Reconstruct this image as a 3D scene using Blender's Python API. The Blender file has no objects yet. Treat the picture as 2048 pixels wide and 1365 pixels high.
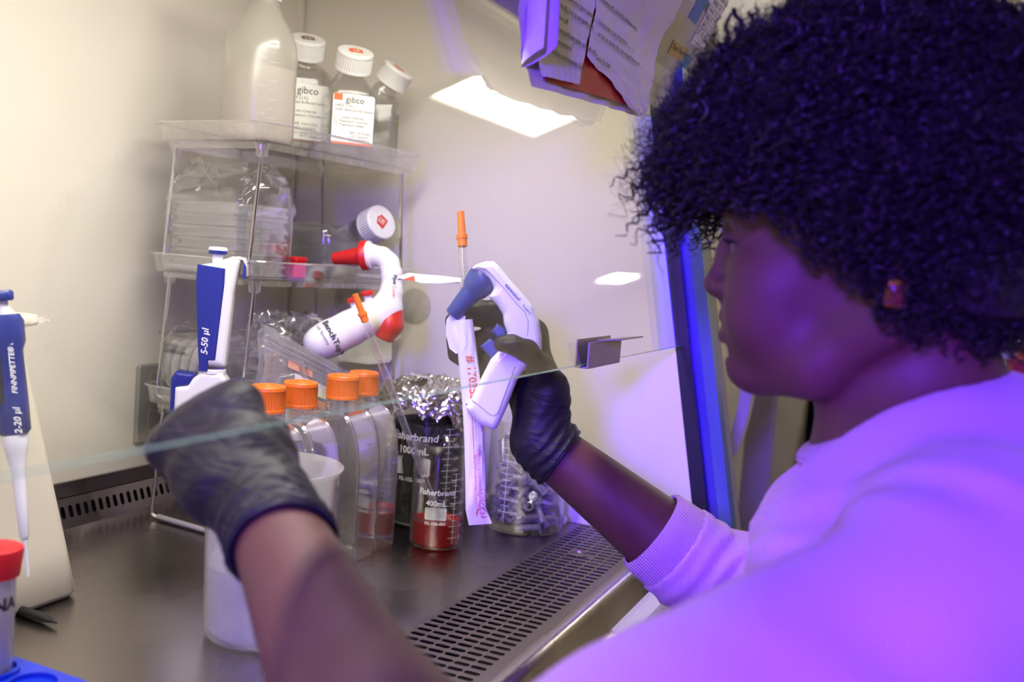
import bpy, math, random
import numpy as np
from mathutils import Matrix, Vector

random.seed(7)
rng = np.random.default_rng(7)
SC = bpy.context.scene
COL = SC.collection
R = math.radians

# ------------------------------------------------------------------ camera
def cam_axes(yaw, pitch, roll):
    F = Vector((math.cos(yaw) * math.cos(pitch), math.sin(yaw) * math.cos(pitch), math.sin(pitch)))
    rt = Vector((math.sin(yaw), -math.cos(yaw), 0))
    up = rt.cross(F)
    c, s = math.cos(roll), math.sin(roll)
    return F, c * rt + s * up, c * up - s * rt
F_, R_, U_ = cam_axes(R(23.3755), R(-4.5404), R(4.2518))
cam = bpy.data.cameras.new('camera')
cam.lens = 34.94
cam.sensor_width = 36.0
cam.clip_start = 0.02
cam.dof.use_dof = True
cam.dof.focus_distance = 1.06
cam.dof.aperture_fstop = 4.5
co = bpy.data.objects.new('camera', cam)
COL.objects.link(co)
M = Matrix.Identity(4)
for i in range(3):
    M[i][0], M[i][1], M[i][2] = R_[i], U_[i], -F_[i]
M.translation = (0, 0, 0.36)
co.matrix_world = M
SC.camera = co

# ------------------------------------------------------------------ world, exposure, lamps
SC.view_settings.view_transform = 'Standard'
SC.view_settings.look = 'None'
SC.view_settings.exposure = 0.0
SC.view_settings.gamma = 1.0
SC.view_settings.use_curve_mapping = False
SC.cycles.max_bounces = 14
SC.cycles.transparent_max_bounces = 48
SC.cycles.caustics_reflective = False
SC.cycles.caustics_refractive = False
SC.cycles.use_denoising = True
w = bpy.data.worlds.new('world')
SC.world = w
w.use_nodes = True
w.node_tree.nodes['Background'].inputs[0].default_value = (0.9, 0.86, 0.8, 1)
w.node_tree.nodes['Background'].inputs[1].default_value = 0.02

def area(name, loc, target, size, size_y, power, color, spread=180):
    l = bpy.data.lights.new(name, 'AREA')
    l.shape = 'RECTANGLE'
    l.size, l.size_y = size, size_y
    l.energy = power
    l.color = color
    l.spread = R(spread)
    o = bpy.data.objects.new(name, l)
    COL.objects.link(o)
    o.location = loc
    d = Vector(target) - Vector(loc)
    o.rotation_euler = d.to_track_quat('-Z', 'Y').to_euler()
    return o
VIOLET = (0.15, 0.04, 1.0)
WARM = (1.0, 0.95, 0.885)
# the cabinet's own lamp, along the top just inside the fascia
area('cabinet_lamp', (0.50, 0.50, 0.748), (0.50, 0.74, 0.0), 1.06, 0.15, 12.6, WARM, 170)
# the violet stage lamp behind the photographer, to the worker's left
area('violet_lamp', (-1.00, -0.08, 0.63), (0.90, 0.10, 0.24), 0.20, 0.20, 6.5, VIOLET, 44)

# ------------------------------------------------------------------ colours and materials
def lin(c):
    c /= 255.0
    return c / 12.92 if c <= 0.04045 else ((c + 0.055) / 1.055) ** 2.4
def rgb(r, g, b):
    return (lin(r), lin(g), lin(b), 1.0)

MATS = {}
class NT:
    def __init__(s, name):
        s.m = bpy.data.materials.new(name)
        s.m.use_nodes = True
        s.t = s.m.node_tree
        s.t.nodes.clear()
        s.out = s.t.nodes.new('ShaderNodeOutputMaterial')
    def n(s, typ, **kw):
        nd = s.t.nodes.new(typ)
        for k, v in kw.items():
            if k.startswith('_'):
                setattr(nd, k[1:], v)
            else:
                nd.inputs[int(k[1:]) if k[0] == 'i' and k[1:].isdigit() else k.replace('__', ' ')].default_value = v
        return nd
    def l(s, a, b):
        s.t.links.new(a, b)

def noise_bump(nt, scale, strength, dist=0.002, stretch=None, detail=4, rot=None):
    tc = nt.n('ShaderNodeTexCoord')
    mp = nt.n('ShaderNodeMapping')
    if stretch:
        mp.inputs['Scale'].default_value = stretch
    if rot:
        mp.inputs['Rotation'].default_value = rot
    nz = nt.n('ShaderNodeTexNoise', Scale=scale, Detail=detail)
    bp = nt.n('ShaderNodeBump', Strength=strength, Distance=dist)
    nt.l(tc.outputs['Object'], mp.inputs[0])
    nt.l(mp.outputs[0], nz.inputs['Vector'])
    nt.l(nz.outputs[0], bp.inputs['Height'])
    return bp, nz

def solid(name, col, rough=0.5, metal=0.0, bump=None, spec=0.5, var=None, sss=0.0, coat=0.0):
    nt = NT(name)
    p = nt.n('ShaderNodeBsdfPrincipled', Roughness=rough, Metallic=metal)
    p.inputs['Base Color'].default_value = col
    p.inputs['Specular IOR Level'].default_value = spec
    if sss:
        p.inputs['Subsurface Weight'].default_value = sss
        p.inputs['Subsurface Radius'].default_value = (0.012, 0.005, 0.003)
        p.inputs['Subsurface Scale'].default_value = 0.5
    if coat:
        p.inputs['Coat Weight'].default_value = coat
        p.inputs['Coat Roughness'].default_value = 0.08
    if bump:
        bp, nz = noise_bump(nt, *bump)
        nt.l(bp.outputs[0], p.inputs['Normal'])
    if var:                                           # (second colour, noise scale)
        tc = nt.n('ShaderNodeTexCoord')
        nz = nt.n('ShaderNodeTexNoise', Scale=var[1], Detail=5.0)
        mx = nt.n('ShaderNodeMix', _data_type='RGBA')
        mx.inputs[6].default_value = col
        mx.inputs[7].default_value = var[0]
        nt.l(tc.outputs['Object'], nz.inputs['Vector'])
        nt.l(nz.outputs[0], mx.inputs[0])
        nt.l(mx.outputs[2], p.inputs['Base Color'])
    nt.l(p.outputs[0], nt.out.inputs[0])
    MATS[name] = nt.m
    return nt.m

def clear(name, tint=(1, 1, 1, 1), rough=0.02, haze=0.0, hazecol=(0.9, 0.9, 0.9, 1), power=5.0, f0=0.04, bump=None, gl=1.0):
    """clear thin-walled plastic or glass: see-through facing on, mirror-like when grazed"""
    nt = NT(name)
    tr = nt.n('ShaderNodeBsdfTransparent')
    tr.inputs[0].default_value = tint
    lw = nt.n('ShaderNodeLayerWeight', Blend=0.5)
    pw = nt.n('ShaderNodeMath', _operation='POWER', i1=power)
    ma = nt.n('ShaderNodeMath', _operation='MULTIPLY_ADD', i1=(1 - f0) * gl, i2=f0 * gl)
    gs = nt.n('ShaderNodeBsdfGlossy', Roughness=rough)
    gs.inputs[0].default_value = (1, 1, 1, 1)
    nt.l(lw.outputs['Facing'], pw.inputs[0])
    nt.l(pw.outputs[0], ma.inputs[0])
    base = tr
    if haze > 0:
        df = nt.n('ShaderNodeBsdfDiffuse')
        df.inputs[0].default_value = hazecol
        tl = nt.n('ShaderNodeBsdfTranslucent')
        tl.inputs[0].default_value = hazecol
        m2 = nt.n('ShaderNodeMixShader', i0=0.5)
        nt.l(df.outputs[0], m2.inputs[1])
        nt.l(tl.outputs[0], m2.inputs[2])
        m1 = nt.n('ShaderNodeMixShader', i0=haze)
        nt.l(tr.outputs[0], m1.inputs[1])
        nt.l(m2.outputs[0], m1.inputs[2])
        base = m1
    mx = nt.n('ShaderNodeMixShader')
    nt.l(ma.outputs[0], mx.inputs[0])
    nt.l(base.outputs[0], mx.inputs[1])
    nt.l(gs.outputs[0], mx.inputs[2])
    if bump:
        bp, nz = noise_bump(nt, *bump)
        nt.l(bp.outputs[0], gs.inputs['Normal'])
    nt.l(mx.outputs[0], nt.out.inputs[0])
    MATS[name] = nt.m
    return nt.m

def emit(name, col, strength):
    nt = NT(name)
    e = nt.n('ShaderNodeEmission', Strength=strength)
    e.inputs[0].default_value = col
    nt.l(e.outputs[0], nt.out.inputs[0])
    MATS[name] = nt.m
    return nt.m

def brushed(name, col, rough, stretch, scale=60, strength=0.15, var=0.12):
    nt = NT(name)
    p = nt.n('ShaderNodeBsdfPrincipled', Roughness=rough, Metallic=1.0)
    tc = nt.n('ShaderNodeTexCoord')
    mp = nt.n('ShaderNodeMapping')
    mp.inputs['Scale'].default_value = stretch
    nz = nt.n('ShaderNodeTexNoise', Scale=scale, Detail=6.0)
    n2 = nt.n('ShaderNodeTexNoise', Scale=5.0, Detail=6.0)
    mr = nt.n('ShaderNodeMapRange', i1=0.3, i2=0.75, i3=rough - var, i4=rough + var)
    bp = nt.n('ShaderNodeBump', Strength=strength, Distance=0.0004)
    p.inputs['Base Color'].default_value = col
    nt.l(tc.outputs['Object'], mp.inputs[0])
    nt.l(tc.outputs['Object'], n2.inputs['Vector'])
    nt.l(mp.outputs[0], nz.inputs['Vector'])
    nt.l(n2.outputs[0], mr.inputs[0])
    nt.l(mr.outputs[0], p.inputs['Roughness'])
    nt.l(nz.outputs[0], bp.inputs['Height'])
    nt.l(bp.outputs[0], p.inputs['Normal'])
    nt.l(p.outputs[0], nt.out.inputs[0])
    MATS[name] = nt.m
    return nt.m

solid('enamel', rgb(226, 219, 208), 0.22, bump=(220, 0.10, 0.0006))
solid('cream_wall', rgb(224, 216, 200), 0.7)
solid('ceiling_tile', rgb(225, 220, 210), 0.8, bump=(90, 0.3, 0.002))
solid('vinyl', rgb(186, 181, 172), 0.45, var=(rgb(168, 164, 156), 30))
brushed('steel', rgb(164, 156, 150), 0.26, (1, 40, 40), var=0.10)
brushed('steel_grille', rgb(138, 130, 124), 0.36, (40, 1, 40))
brushed('steel_lip', rgb(170, 162, 155), 0.27, (1, 60, 60))
solid('dark_trough', rgb(52, 49, 47), 0.5, 0.6)
solid('shade_black', rgb(10, 10, 11), 0.7)
solid('fascia', rgb(188, 182, 172), 0.45)
solid('outlet_grey', rgb(140, 136, 132), 0.5)  # plain grey of the outlet plate
solid('gasket', rgb(12, 14, 26), 0.45)
solid('violet_lit_channel', rgb(86, 84, 190), 0.3, 0.5)  # metal channel with the lamp's violet light put into its colour
solid('column_blue', rgb(88, 116, 160), 0.4)
solid('column_cream', rgb(150, 143, 132), 0.6)
clear('sash_glass', (0.985, 0.995, 0.985, 1), 0.0)
nt = NT('glass_edge')
p = nt.n('ShaderNodeBsdfPrincipled', Roughness=0.25)
p.inputs['Base Color'].default_value = rgb(112, 158, 140)
p.inputs['Subsurface Weight'].default_value = 0.3
p.inputs['Subsurface Radius'].default_value = (0.01, 0.02, 0.015)
nt.l(p.outputs[0], nt.out.inputs[0])
MATS['glass_edge'] = nt.m
solid('clip_steel', rgb(172, 164, 150), 0.42, 0.3)
solid('white_plastic', rgb(235, 232, 228), 0.32)
solid('black_ink', rgb(22, 22, 24), 0.6)
solid('grey_ink', rgb(110, 110, 112), 0.6)
solid('white_ink', rgb(240, 240, 240), 0.5)
solid('orange_ink', rgb(222, 98, 30), 0.6)
solid('red_ink', rgb(214, 40, 30), 0.6)
solid('blue_ink', rgb(30, 70, 150), 0.6)
solid('paper', rgb(238, 236, 232), 0.8)
emit('lamp_panel', (1.0, 0.95, 0.84, 1), 20.0)

# ------------------------------------------------------------------ mesh builder
def frame(o, z, x=(1, 0, 0)):
    """4x4 with origin o, local z along z and local x as near x as possible"""
    z = Vector(z).normalized()
    x = Vector(x)
    x = (x - z * x.dot(z))
    if x.length < 1e-6:
        x = Vector((0, 1, 0)) - z * z.y
    x.normalize()
    y = z.cross(x)
    m = Matrix.Identity(4)
    for i in range(3):
        m[i][0], m[i][1], m[i][2], m[i][3] = x[i], y[i], z[i], o[i]
    return m
def T(x, y, z, rz=0, ry=0, rx=0):
    return Matrix.Translation((x, y, z)) @ Matrix.Rotation(rz, 4, 'Z') @ Matrix.Rotation(ry, 4, 'Y') @ Matrix.Rotation(rx, 4, 'X')
I4 = Matrix.Identity(4)

class MB:
    def __init__(s):
        s.v, s.f, s.m = [], [], []
        s.M = I4
    def add(s, vs, fs, mat=0):
        b = len(s.v)
        M = s.M
        s.v += [tuple(M @ Vector(p)) for p in vs]
        s.f += [tuple(b + i for i in f) for f in fs]
        s.m += [mat] * len(fs)
        return s
    def box(s, x0, x1, y0, y1, z0, z1, mat=0):
        return s.add([(x0, y0, z0), (x1, y0, z0), (x1, y1, z0), (x0, y1, z0), (x0, y0, z1), (x1, y0, z1), (x1, y1, z1), (x0, y1, z1)],
                     [(0, 3, 2, 1), (4, 5, 6, 7), (0, 1, 5, 4), (1, 2, 6, 5), (2, 3, 7, 6), (3, 0, 4, 7)], mat)
    def loft(s, rings, mat=0, cap0=True, cap1=True, close=True):
        n = len(rings[0])
        vs = [p for r in rings for p in r]
        fs = []
        for i in range(len(rings) - 1):
            for j in range(n if close else n - 1):
                k = (j + 1) % n
                fs.append((i * n + j, i * n + k, (i + 1) * n + k, (i + 1) * n + j))
        if cap0:
            fs.append(tuple(range(n))[::-1])
        if cap1:
            fs.append(tuple((len(rings) - 1) * n + j for j in range(n)))
        return s.add(vs, fs, mat)
    def lathe(s, prof, n=32, mat=0, a0=0.0, cap0=False, cap1=False):
        rings = [[(r * math.cos(a0 + 2 * math.pi * j / n), r * math.sin(a0 + 2 * math.pi * j / n), z) for j in range(n)] for r, z in prof]
        return s.loft(rings, mat, cap0, cap1)
    def tube(s, pts, r, n=8, mat=0, caps=True, flat=1.0):
        P = [Vector(p) for p in pts]
        rs = r if isinstance(r, (list, tuple)) else [r] * len(P)
        rings = []
        t0 = (P[1] - P[0]).normalized()
        nx = t0.orthogonal().normalized()
        for i, p in enumerate(P):
            a = P[max(i - 1, 0)]
            b = P[min(i + 1, len(P) - 1)]
            t = (b - a).normalized()
            nx = (nx - t * nx.dot(t))
            nx = nx.normalized() if nx.length > 1e-6 else t.orthogonal().normalized()
            ny = t.cross(nx)
            rings.append([tuple(p + rs[i] * (math.cos(2 * math.pi * j / n) * nx + flat * math.sin(2 * math.pi * j / n) * ny)) for j in range(n)])
        return s.loft(rings, mat, caps, caps)
    def prism(s, poly, z0, z1, mat=0, bevel=0.0):
        if bevel:
            rings = []
            c = (sum(p[0] for p in poly) / len(poly), sum(p[1] for p in poly) / len(poly))
            ins = inset(poly, bevel)
            for ring, z in ((ins, z0), (poly, z0 + bevel), (poly, z1 - bevel), (ins, z1)):
                rings.append([(x, y, z) for x, y in ring])
            return s.loft(rings, mat)
        return s.loft([[(x, y, z0) for x, y in poly], [(x, y, z1) for x, y in poly]], mat)
    def build(s, name, mats, parent=None, smooth=40, at=None):
        me = bpy.data.meshes.new(name)
        me.from_pydata(s.v, [], s.f)
        if not isinstance(mats, (list, tuple)):
            mats = [mats]
        for m in mats:
            me.materials.append(MATS[m])
        if len(mats) > 1:
            me.polygons.foreach_set('material_index', s.m)
        if smooth:
            me.polygons.foreach_set('use_smooth', [True] * len(me.polygons))
            me.set_sharp_from_angle(angle=R(smooth))
        me.update()
        return link(name, me, parent, at)

def inset(poly, d):
    n = len(poly)
    area2 = sum(poly[i][0] * poly[(i + 1) % n][1] - poly[(i + 1) % n][0] * poly[i][1] for i in range(n))
    sg = 1 if area2 > 0 else -1
    out = []
    for i in range(n):
        a, b, c = Vector(poly[i - 1]), Vector(poly[i]), Vector(poly[(i + 1) % n])
        e1, e2 = (b - a), (c - b)
        n1 = Vector((-e1.y, e1.x)).normalized() * sg
        n2 = Vector((-e2.y, e2.x)).normalized() * sg
        m = (n1 + n2)
        if m.length < 1e-6:
            m = n1
        m = m.normalized() / max(0.5, math.sqrt(max(0.05, (1 + n1.dot(n2)) / 2)))
        out.append((b.x + m.x * d, b.y + m.y * d))
    return out
def rrect(w, h, r, n=5, cx=0.0, cy=0.0):
    pts = []
    for sx, sy, a0 in ((1, 1, 0), (-1, 1, 90), (-1, -1, 180), (1, -1, 270)):
        for k in range(n + 1):
            a = R(a0 + 90 * k / n)
            pts.append((cx + sx * (w / 2 - r) + r * math.cos(a), cy + sy * (h / 2 - r) + r * math.sin(a)))
    return pts
def link(name, me, parent=None, at=None):
    o = bpy.data.objects.new(name, me)
    COL.objects.link(o)
    if parent is not None:
        o.parent = parent
    if at is not None:
        o.matrix_local = at
    return o
def tag(o, label=None, cat=None, group=None, kind=None):
    if label: o['label'] = label
    if cat: o['category'] = cat
    if group: o['group'] = group
    if kind: o['kind'] = kind
    return o
def thing(name, label, cat, M=I4, group=None):
    o = bpy.data.objects.new(name, None)
    COL.objects.link(o)
    o.empty_display_size = 0.02
    o.matrix_world = M if isinstance(M, Matrix) else Matrix.Translation(M)
    return tag(o, label, cat, group)
def copy_tree(o, parent=None):
    c = o.copy()
    COL.objects.link(c)
    if parent is not None:
        c.parent = parent
    for ch in list(o.children):
        copy_tree(ch, c)
    return c

# lettering: font outlines turned into flat faces, laid on a surface through a mapping
_TX = {}
def text_geo(s, size, bold=0.0, shear=0.0, align='CENTER'):
    key = (s, size, bold, shear, align)
    if key not in _TX:
        cu = bpy.data.curves.new('lettering', 'FONT')
        cu.body = s
        cu.size = size
        cu.offset = bold * size
        cu.shear = shear
        cu.align_x = align
        cu.align_y = 'CENTER'
        cu.resolution_u = 2
        o = bpy.data.objects.new('lettering', cu)
        COL.objects.link(o)
        bpy.context.view_layer.update()
        me = bpy.data.meshes.new_from_object(o.evaluated_get(bpy.context.evaluated_depsgraph_get()))
        _TX[key] = ([tuple(v.co) for v in me.vertices], [tuple(p.vertices) for p in me.polygons])
        bpy.data.objects.remove(o)
        bpy.data.meshes.remove(me)
        bpy.data.curves.remove(cu)
    return _TX[key]
def text(mb, s, size, fn, mat=0, bold=0.0, shear=0.0, align='CENTER', off=(0, 0)):
    vs, fs = text_geo(s, size, bold, shear, align)
    mb.add([fn(x + off[0], y + off[1]) for x, y, z in vs], fs, mat)
def quad(mb, fn, x0, x1, y0, y1, mat=0, nx=1):
    vs, fs = [], []
    for i in range(nx + 1):
        x = x0 + (x1 - x0) * i / nx
        vs += [fn(x, y0), fn(x, y1)]
    for i in range(nx):
        fs.append((2 * i, 2 * i + 2, 2 * i + 3, 2 * i + 1))
    mb.add(vs, fs, mat)
def plane(o, u, v, lift=0.0004):
    o, u, v = Vector(o), Vector(u).normalized(), Vector(v).normalized()
    n = u.cross(v) * lift
    return lambda x, y: o + u * x + v * y + n
def cyl(r, z0, ang=0.0):
    """flat (x, y) wrapped on a cylinder about local z, x to the right as seen from outside at angle ang"""
    return lambda x, y: Vector((r * math.cos(ang + x / r), r * math.sin(ang + x / r), z0 + y))

# ------------------------------------------------------------------ implicit surfaces, for bodies and moulded shells
class Field:
    def __init__(s, xs, ys, zs):
        s.ax = [np.asarray(a, np.float32) for a in (xs, ys, zs)]
        s.F = np.full([len(a) for a in s.ax], 0.05, np.float32)
    @staticmethod
    def uniform(lo, hi, h):
        return Field(*[np.arange(lo[i], hi[i] + h, h) for i in range(3)])
    def win(s, lo, hi):
        sl = []
        for a, l, h in zip(s.ax, lo, hi):
            sl.append(slice(max(0, int(np.searchsorted(a, l)) - 1), min(len(a), int(np.searchsorted(a, h)) + 1)))
        return tuple(sl)
    def grid(s, sl):
        return (s.ax[0][sl[0]][:, None, None], s.ax[1][sl[1]][None, :, None], s.ax[2][sl[2]][None, None, :])
    def apply(s, sl, d, k, mode):
        a = s.F[sl]
        if mode == 'sub':
            d = -d
            if k > 0:
                h = np.maximum(k - np.abs(a - d), 0) / k
                s.F[sl] = np.maximum(a, d) + h * h * k * 0.25
            else:
                s.F[sl] = np.maximum(a, d)
        else:
            if k > 0:
                h = np.maximum(k - np.abs(a - d), 0) / k
                s.F[sl] = np.minimum(a, d) - h * h * k * 0.25
            else:
                s.F[sl] = np.minimum(a, d)
    def cap(s, a, b, ra, rb=None, k=0.01, mode='add', sq=None):
        rb = ra if rb is None else rb
        a, b = np.array(a, np.float32), np.array(b, np.float32)
        m = max(ra, rb) + k + 0.012
        sl = s.win(np.minimum(a, b) - m, np.maximum(a, b) + m)
        X, Y, Z = s.grid(sl)
        d = b - a
        L = float(d @ d) + 1e-12
        t = np.clip(((X - a[0]) * d[0] + (Y - a[1]) * d[1] + (Z - a[2]) * d[2]) / L, 0, 1)
        q = np.sqrt((X - a[0] - t * d[0]) ** 2 + (Y - a[1] - t * d[1]) ** 2 + (Z - a[2] - t * d[2]) ** 2) - (ra + (rb - ra) * t)
        s.apply(sl, q.astype(np.float32), k, mode)
        return s
    def chain(s, pts, rs, k=0.008, mode='add'):
        for i in range(len(pts) - 1):
            s.cap(pts[i], pts[i + 1], rs[i], rs[i + 1], k, mode)
        return s
    def ell(s, c, r, k=0.01, mode='add', M=None):
        c = np.array(c, np.float32)
        m = (max(r) if M is not None else np.array(r)) + k + 0.012
        sl = s.win(c - m, c + m)
        X, Y, Z = s.grid(sl)
        P = [X - c[0], Y - c[1], Z - c[2]]
        if M is not None:
            P = [P[0] * M[0][i] + P[1] * M[1][i] + P[2] * M[2][i] for i in range(3)]
        k0 = np.sqrt((P[0] / r[0]) ** 2 + (P[1] / r[1]) ** 2 + (P[2] / r[2]) ** 2)
        k1 = np.sqrt((P[0] / r[0] ** 2) ** 2 + (P[1] / r[1] ** 2) ** 2 + (P[2] / r[2] ** 2) ** 2) + 1e-9
        s.apply(sl, (k0 * (k0 - 1) / k1).astype(np.float32), k, mode)
        return s
    def cut(s, o, n, lo=None, hi=None, r=0.0):
        """remove what lies on the +n side of the plane through o (inside the window lo..hi)"""
        sl = s.win(lo, hi) if lo is not None else (slice(None),) * 3
        X, Y, Z = s.grid(sl)
        n = np.array(n, np.float32)
        n /= np.linalg.norm(n)
        d = (X - o[0]) * n[0] + (Y - o[1]) * n[1] + (Z - o[2]) * n[2]
        s.F[sl] = np.maximum(s.F[sl], d)
        return s
    def poly(s, pts, M, half, rnd):
        """rounded slab of a 2-D outline; M maps local (x, y, thickness) to the field's space"""
        Mi = M.inverted()
        X, Y, Z = np.meshgrid(*s.ax, indexing='ij')
        u = Mi[0][0] * X + Mi[0][1] * Y + Mi[0][2] * Z + Mi[0][3]
        v = Mi[1][0] * X + Mi[1][1] * Y + Mi[1][2] * Z + Mi[1][3]
        t = Mi[2][0] * X + Mi[2][1] * Y + Mi[2][2] * Z + Mi[2][3]
        pts = np.array(pts, np.float32)
        d = np.full(u.shape, 1e9, np.float32)
        ins = np.zeros(u.shape, bool)
        for i in range(len(pts)):
            a, b = pts[i - 1], pts[i]
            e = b - a
            tt = np.clip(((u - a[0]) * e[0] + (v - a[1]) * e[1]) / (e @ e + 1e-12), 0, 1)
            d = np.minimum(d, (u - a[0] - tt * e[0]) ** 2 + (v - a[1] - tt * e[1]) ** 2)
            c = (a[1] > v) != (b[1] > v)
            ins ^= c & (u < (b[0] - a[0]) * (v - a[1]) / (b[1] - a[1] + 1e-12) + a[0])
        d = np.sqrt(d) * np.where(ins, -1, 1) + rnd
        w = np.abs(t) - half + rnd
        q = np.sqrt(np.maximum(d, 0) ** 2 + np.maximum(w, 0) ** 2) + np.minimum(np.maximum(d, w), 0) - rnd
        s.F = np.minimum(s.F, q.astype(np.float32))
        return s
    def mesh(s):
        F = s.F
        neg = F < 0
        n = F.shape
        c = np.zeros([i - 1 for i in n], np.int8)
        offs = [(i, j, k) for i in (0, 1) for j in (0, 1) for k in (0, 1)]
        for i, j, k in offs:
            c += neg[i:n[0] - 1 + i, j:n[1] - 1 + j, k:n[2] - 1 + k]
        cells = np.argwhere((c > 0) & (c < 8))
        idm = np.full(c.shape, -1, np.int32)
        idm[tuple(cells.T)] = np.arange(len(cells))
        vals = np.stack([F[cells[:, 0] + i, cells[:, 1] + j, cells[:, 2] + k] for i, j, k in offs], 1)
        P = np.zeros((len(cells), 3), np.float64)
        W = np.zeros(len(cells))
        O = np.array(offs, float)
        for a in range(8):
            for b in range(a + 1, 8):
                if np.abs(O[a] - O[b]).sum() != 1:
                    continue
                va, vb = vals[:, a], vals[:, b]
                m = (va < 0) != (vb < 0)
                t = np.where(m, va / np.where(m, va - vb, 1), 0)
                P += m[:, None] * (O[a] + t[:, None] * (O[b] - O[a]))
                W += m
        P /= W[:, None]
        V = np.empty_like(P)
        for d in range(3):
            a = s.ax[d]
            lo = a[cells[:, d]]
            V[:, d] = lo + P[:, d] * (a[cells[:, d] + 1] - lo)
        quads = []
        for d in range(3):
            e1, e2 = (d + 1) % 3, (d + 2) % 3
            sa = [slice(None)] * 3
            sb = [slice(None)] * 3
            sa[d] = slice(0, -1)
            sb[d] = slice(1, None)
            A, B = neg[tuple(sa)], neg[tuple(sb)]
            idx = np.argwhere(A != B)
            ok = (idx[:, e1] > 0) & (idx[:, e2] > 0) & (idx[:, e1] < n[e1] - 1) & (idx[:, e2] < n[e2] - 1)
            idx = idx[ok]
            fl = A[tuple(idx.T)]
            q = []
            for o1, o2 in ((-1, -1), (0, -1), (0, 0), (-1, 0)):
                t = idx.copy()
                t[:, e1] += o1
                t[:, e2] += o2
                q.append(idm[tuple(t.T)])
            q = np.stack(q, 1)
            q[~fl] = q[~fl][:, ::-1]
            quads.append(q)
        return V, np.concatenate(quads)
    def build(s, name, mat, parent=None, at=None):
        V, Q = s.mesh()
        return np_mesh(name, V, Q, mat, parent, at)
def np_mesh(name, V, Q, mat, parent=None, at=None, smooth=True):
    me = bpy.data.meshes.new(name)
    k = Q.shape[1]
    me.vertices.add(len(V))
    me.vertices.foreach_set('co', np.asarray(V, np.float32).ravel())
    me.loops.add(Q.size)
    me.loops.foreach_set('vertex_index', Q.astype(np.int32).ravel())
    me.polygons.add(len(Q))
    me.polygons.foreach_set('loop_start', np.arange(0, Q.size, k, dtype=np.int32))
    me.update(calc_edges=True)
    me.validate()
    if smooth:
        me.polygons.foreach_set('use_smooth', np.ones(len(me.polygons), bool))
    me.materials.append(MATS[mat])
    return link(name, me, parent, at)

# ================================================================== the room (z = 0 is the cabinet's work surface)
FL, CE = -0.78, 1.75
def struct(name, mb, mat):
    return tag(mb.build(name, mat), kind='structure')
struct('floor', MB().box(-3.5, 15, -5.5, 1.45, FL - 0.1, FL), 'vinyl')
struct('ceiling', MB().box(-3.5, 15, -5.5, 1.45, CE, CE + 0.1), 'ceiling_tile')
struct('wall_back', MB().box(-3.5, 15, 1.45, 1.55, FL, CE), 'cream_wall')
struct('wall_front', MB().box(-3.5, 15, -5.6, -5.5, FL, CE), 'cream_wall')
struct('wall_left', MB().box(-3.6, -3.5, -5.6, 1.55, FL, CE), 'cream_wall')
struct('wall_right', MB().box(15, 15.1, -5.6, 1.55, FL, CE), 'cream_wall')
k = 0
for X, Y, where in ((4.55, -0.94, 'nearest the cabinet in its row'), (13.2, -3.25, 'at the far end of the room'), (-2.4, -4.3, 'over the aisle behind the camera'), (5.2, -4.4, 'added over the far bench'),
                    (4.4, 0.75, 'first of the added row along the back wall'), (7.2, 0.75, 'second of the added row along the back wall'), (10.0, 0.75, 'third of the added row along the back wall'), (12.8, 0.75, 'last of the added row along the back wall')):  # far-bench panel and back-wall row are unseen lights added to brighten the room
    t = thing('ceiling_light', 'white ceiling light panel ' + where, 'ceiling light', T(X, Y, CE), 'ceiling light panels')
    big = Y > 0 or Y < -5
    hw = 0.60 if big else 0.16
    f = MB()
    for a in ((-0.62, 0.62, -hw - 0.02, -hw), (-0.62, 0.62, hw, hw + 0.02), (-0.62, -0.60, -hw, hw), (0.60, 0.62, -hw, hw)):
        f.box(a[0], a[1], a[2], a[3], -0.03, 0)
    f.build('frame', 'white_plastic', t)
    MB().box(-0.6, 0.6, -hw, hw, -0.015, -0.005).build('diffuser', 'lamp_panel', t)

# ================================================================== the safety cabinet
BX0, BX1, BY = -0.22, 1.31, 0.962          # inside left, inside right, back
def sy(z): return 0.317 + 0.2 * (z - 0.265)   # the sloping front plane of the sash
cab = thing('safety_cabinet', 'cream enamel safety cabinet with steel work surface and sloping glass sash', 'cabinet', (0, 0, 0))
# back, sides, roof
MB().box(BX0 - 0.02, BX1 + 0.02, BY, BY + 0.02, 0.0, 0.78).build('back_panel', 'enamel', cab)
for nm, x0, x1 in (('side_panel', BX1, BX1 + 0.02), ('side_panel', BX0 - 0.02, BX0)):
    m = MB()
    prof = [(0.262, 0.0), (BY, 0.0), (BY, 0.78), (sy(0.78) + 0.01, 0.78), (0.327, 0.262), (0.285, 0.05)]
    m.loft([[(x0, y, z) for y, z in prof], [(x1, y, z) for y, z in prof]])
    m.build(nm, 'enamel', cab, smooth=0)
MB().box(BX0, BX1, 0.56, BY, 0.76, 0.78).build('roof_panel', 'enamel', cab)
m = MB()
m.box(BX0, BX1, 0.42, 0.56, 0.76, 0.78)
m.build('lamp_housing', 'enamel', cab)
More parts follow.
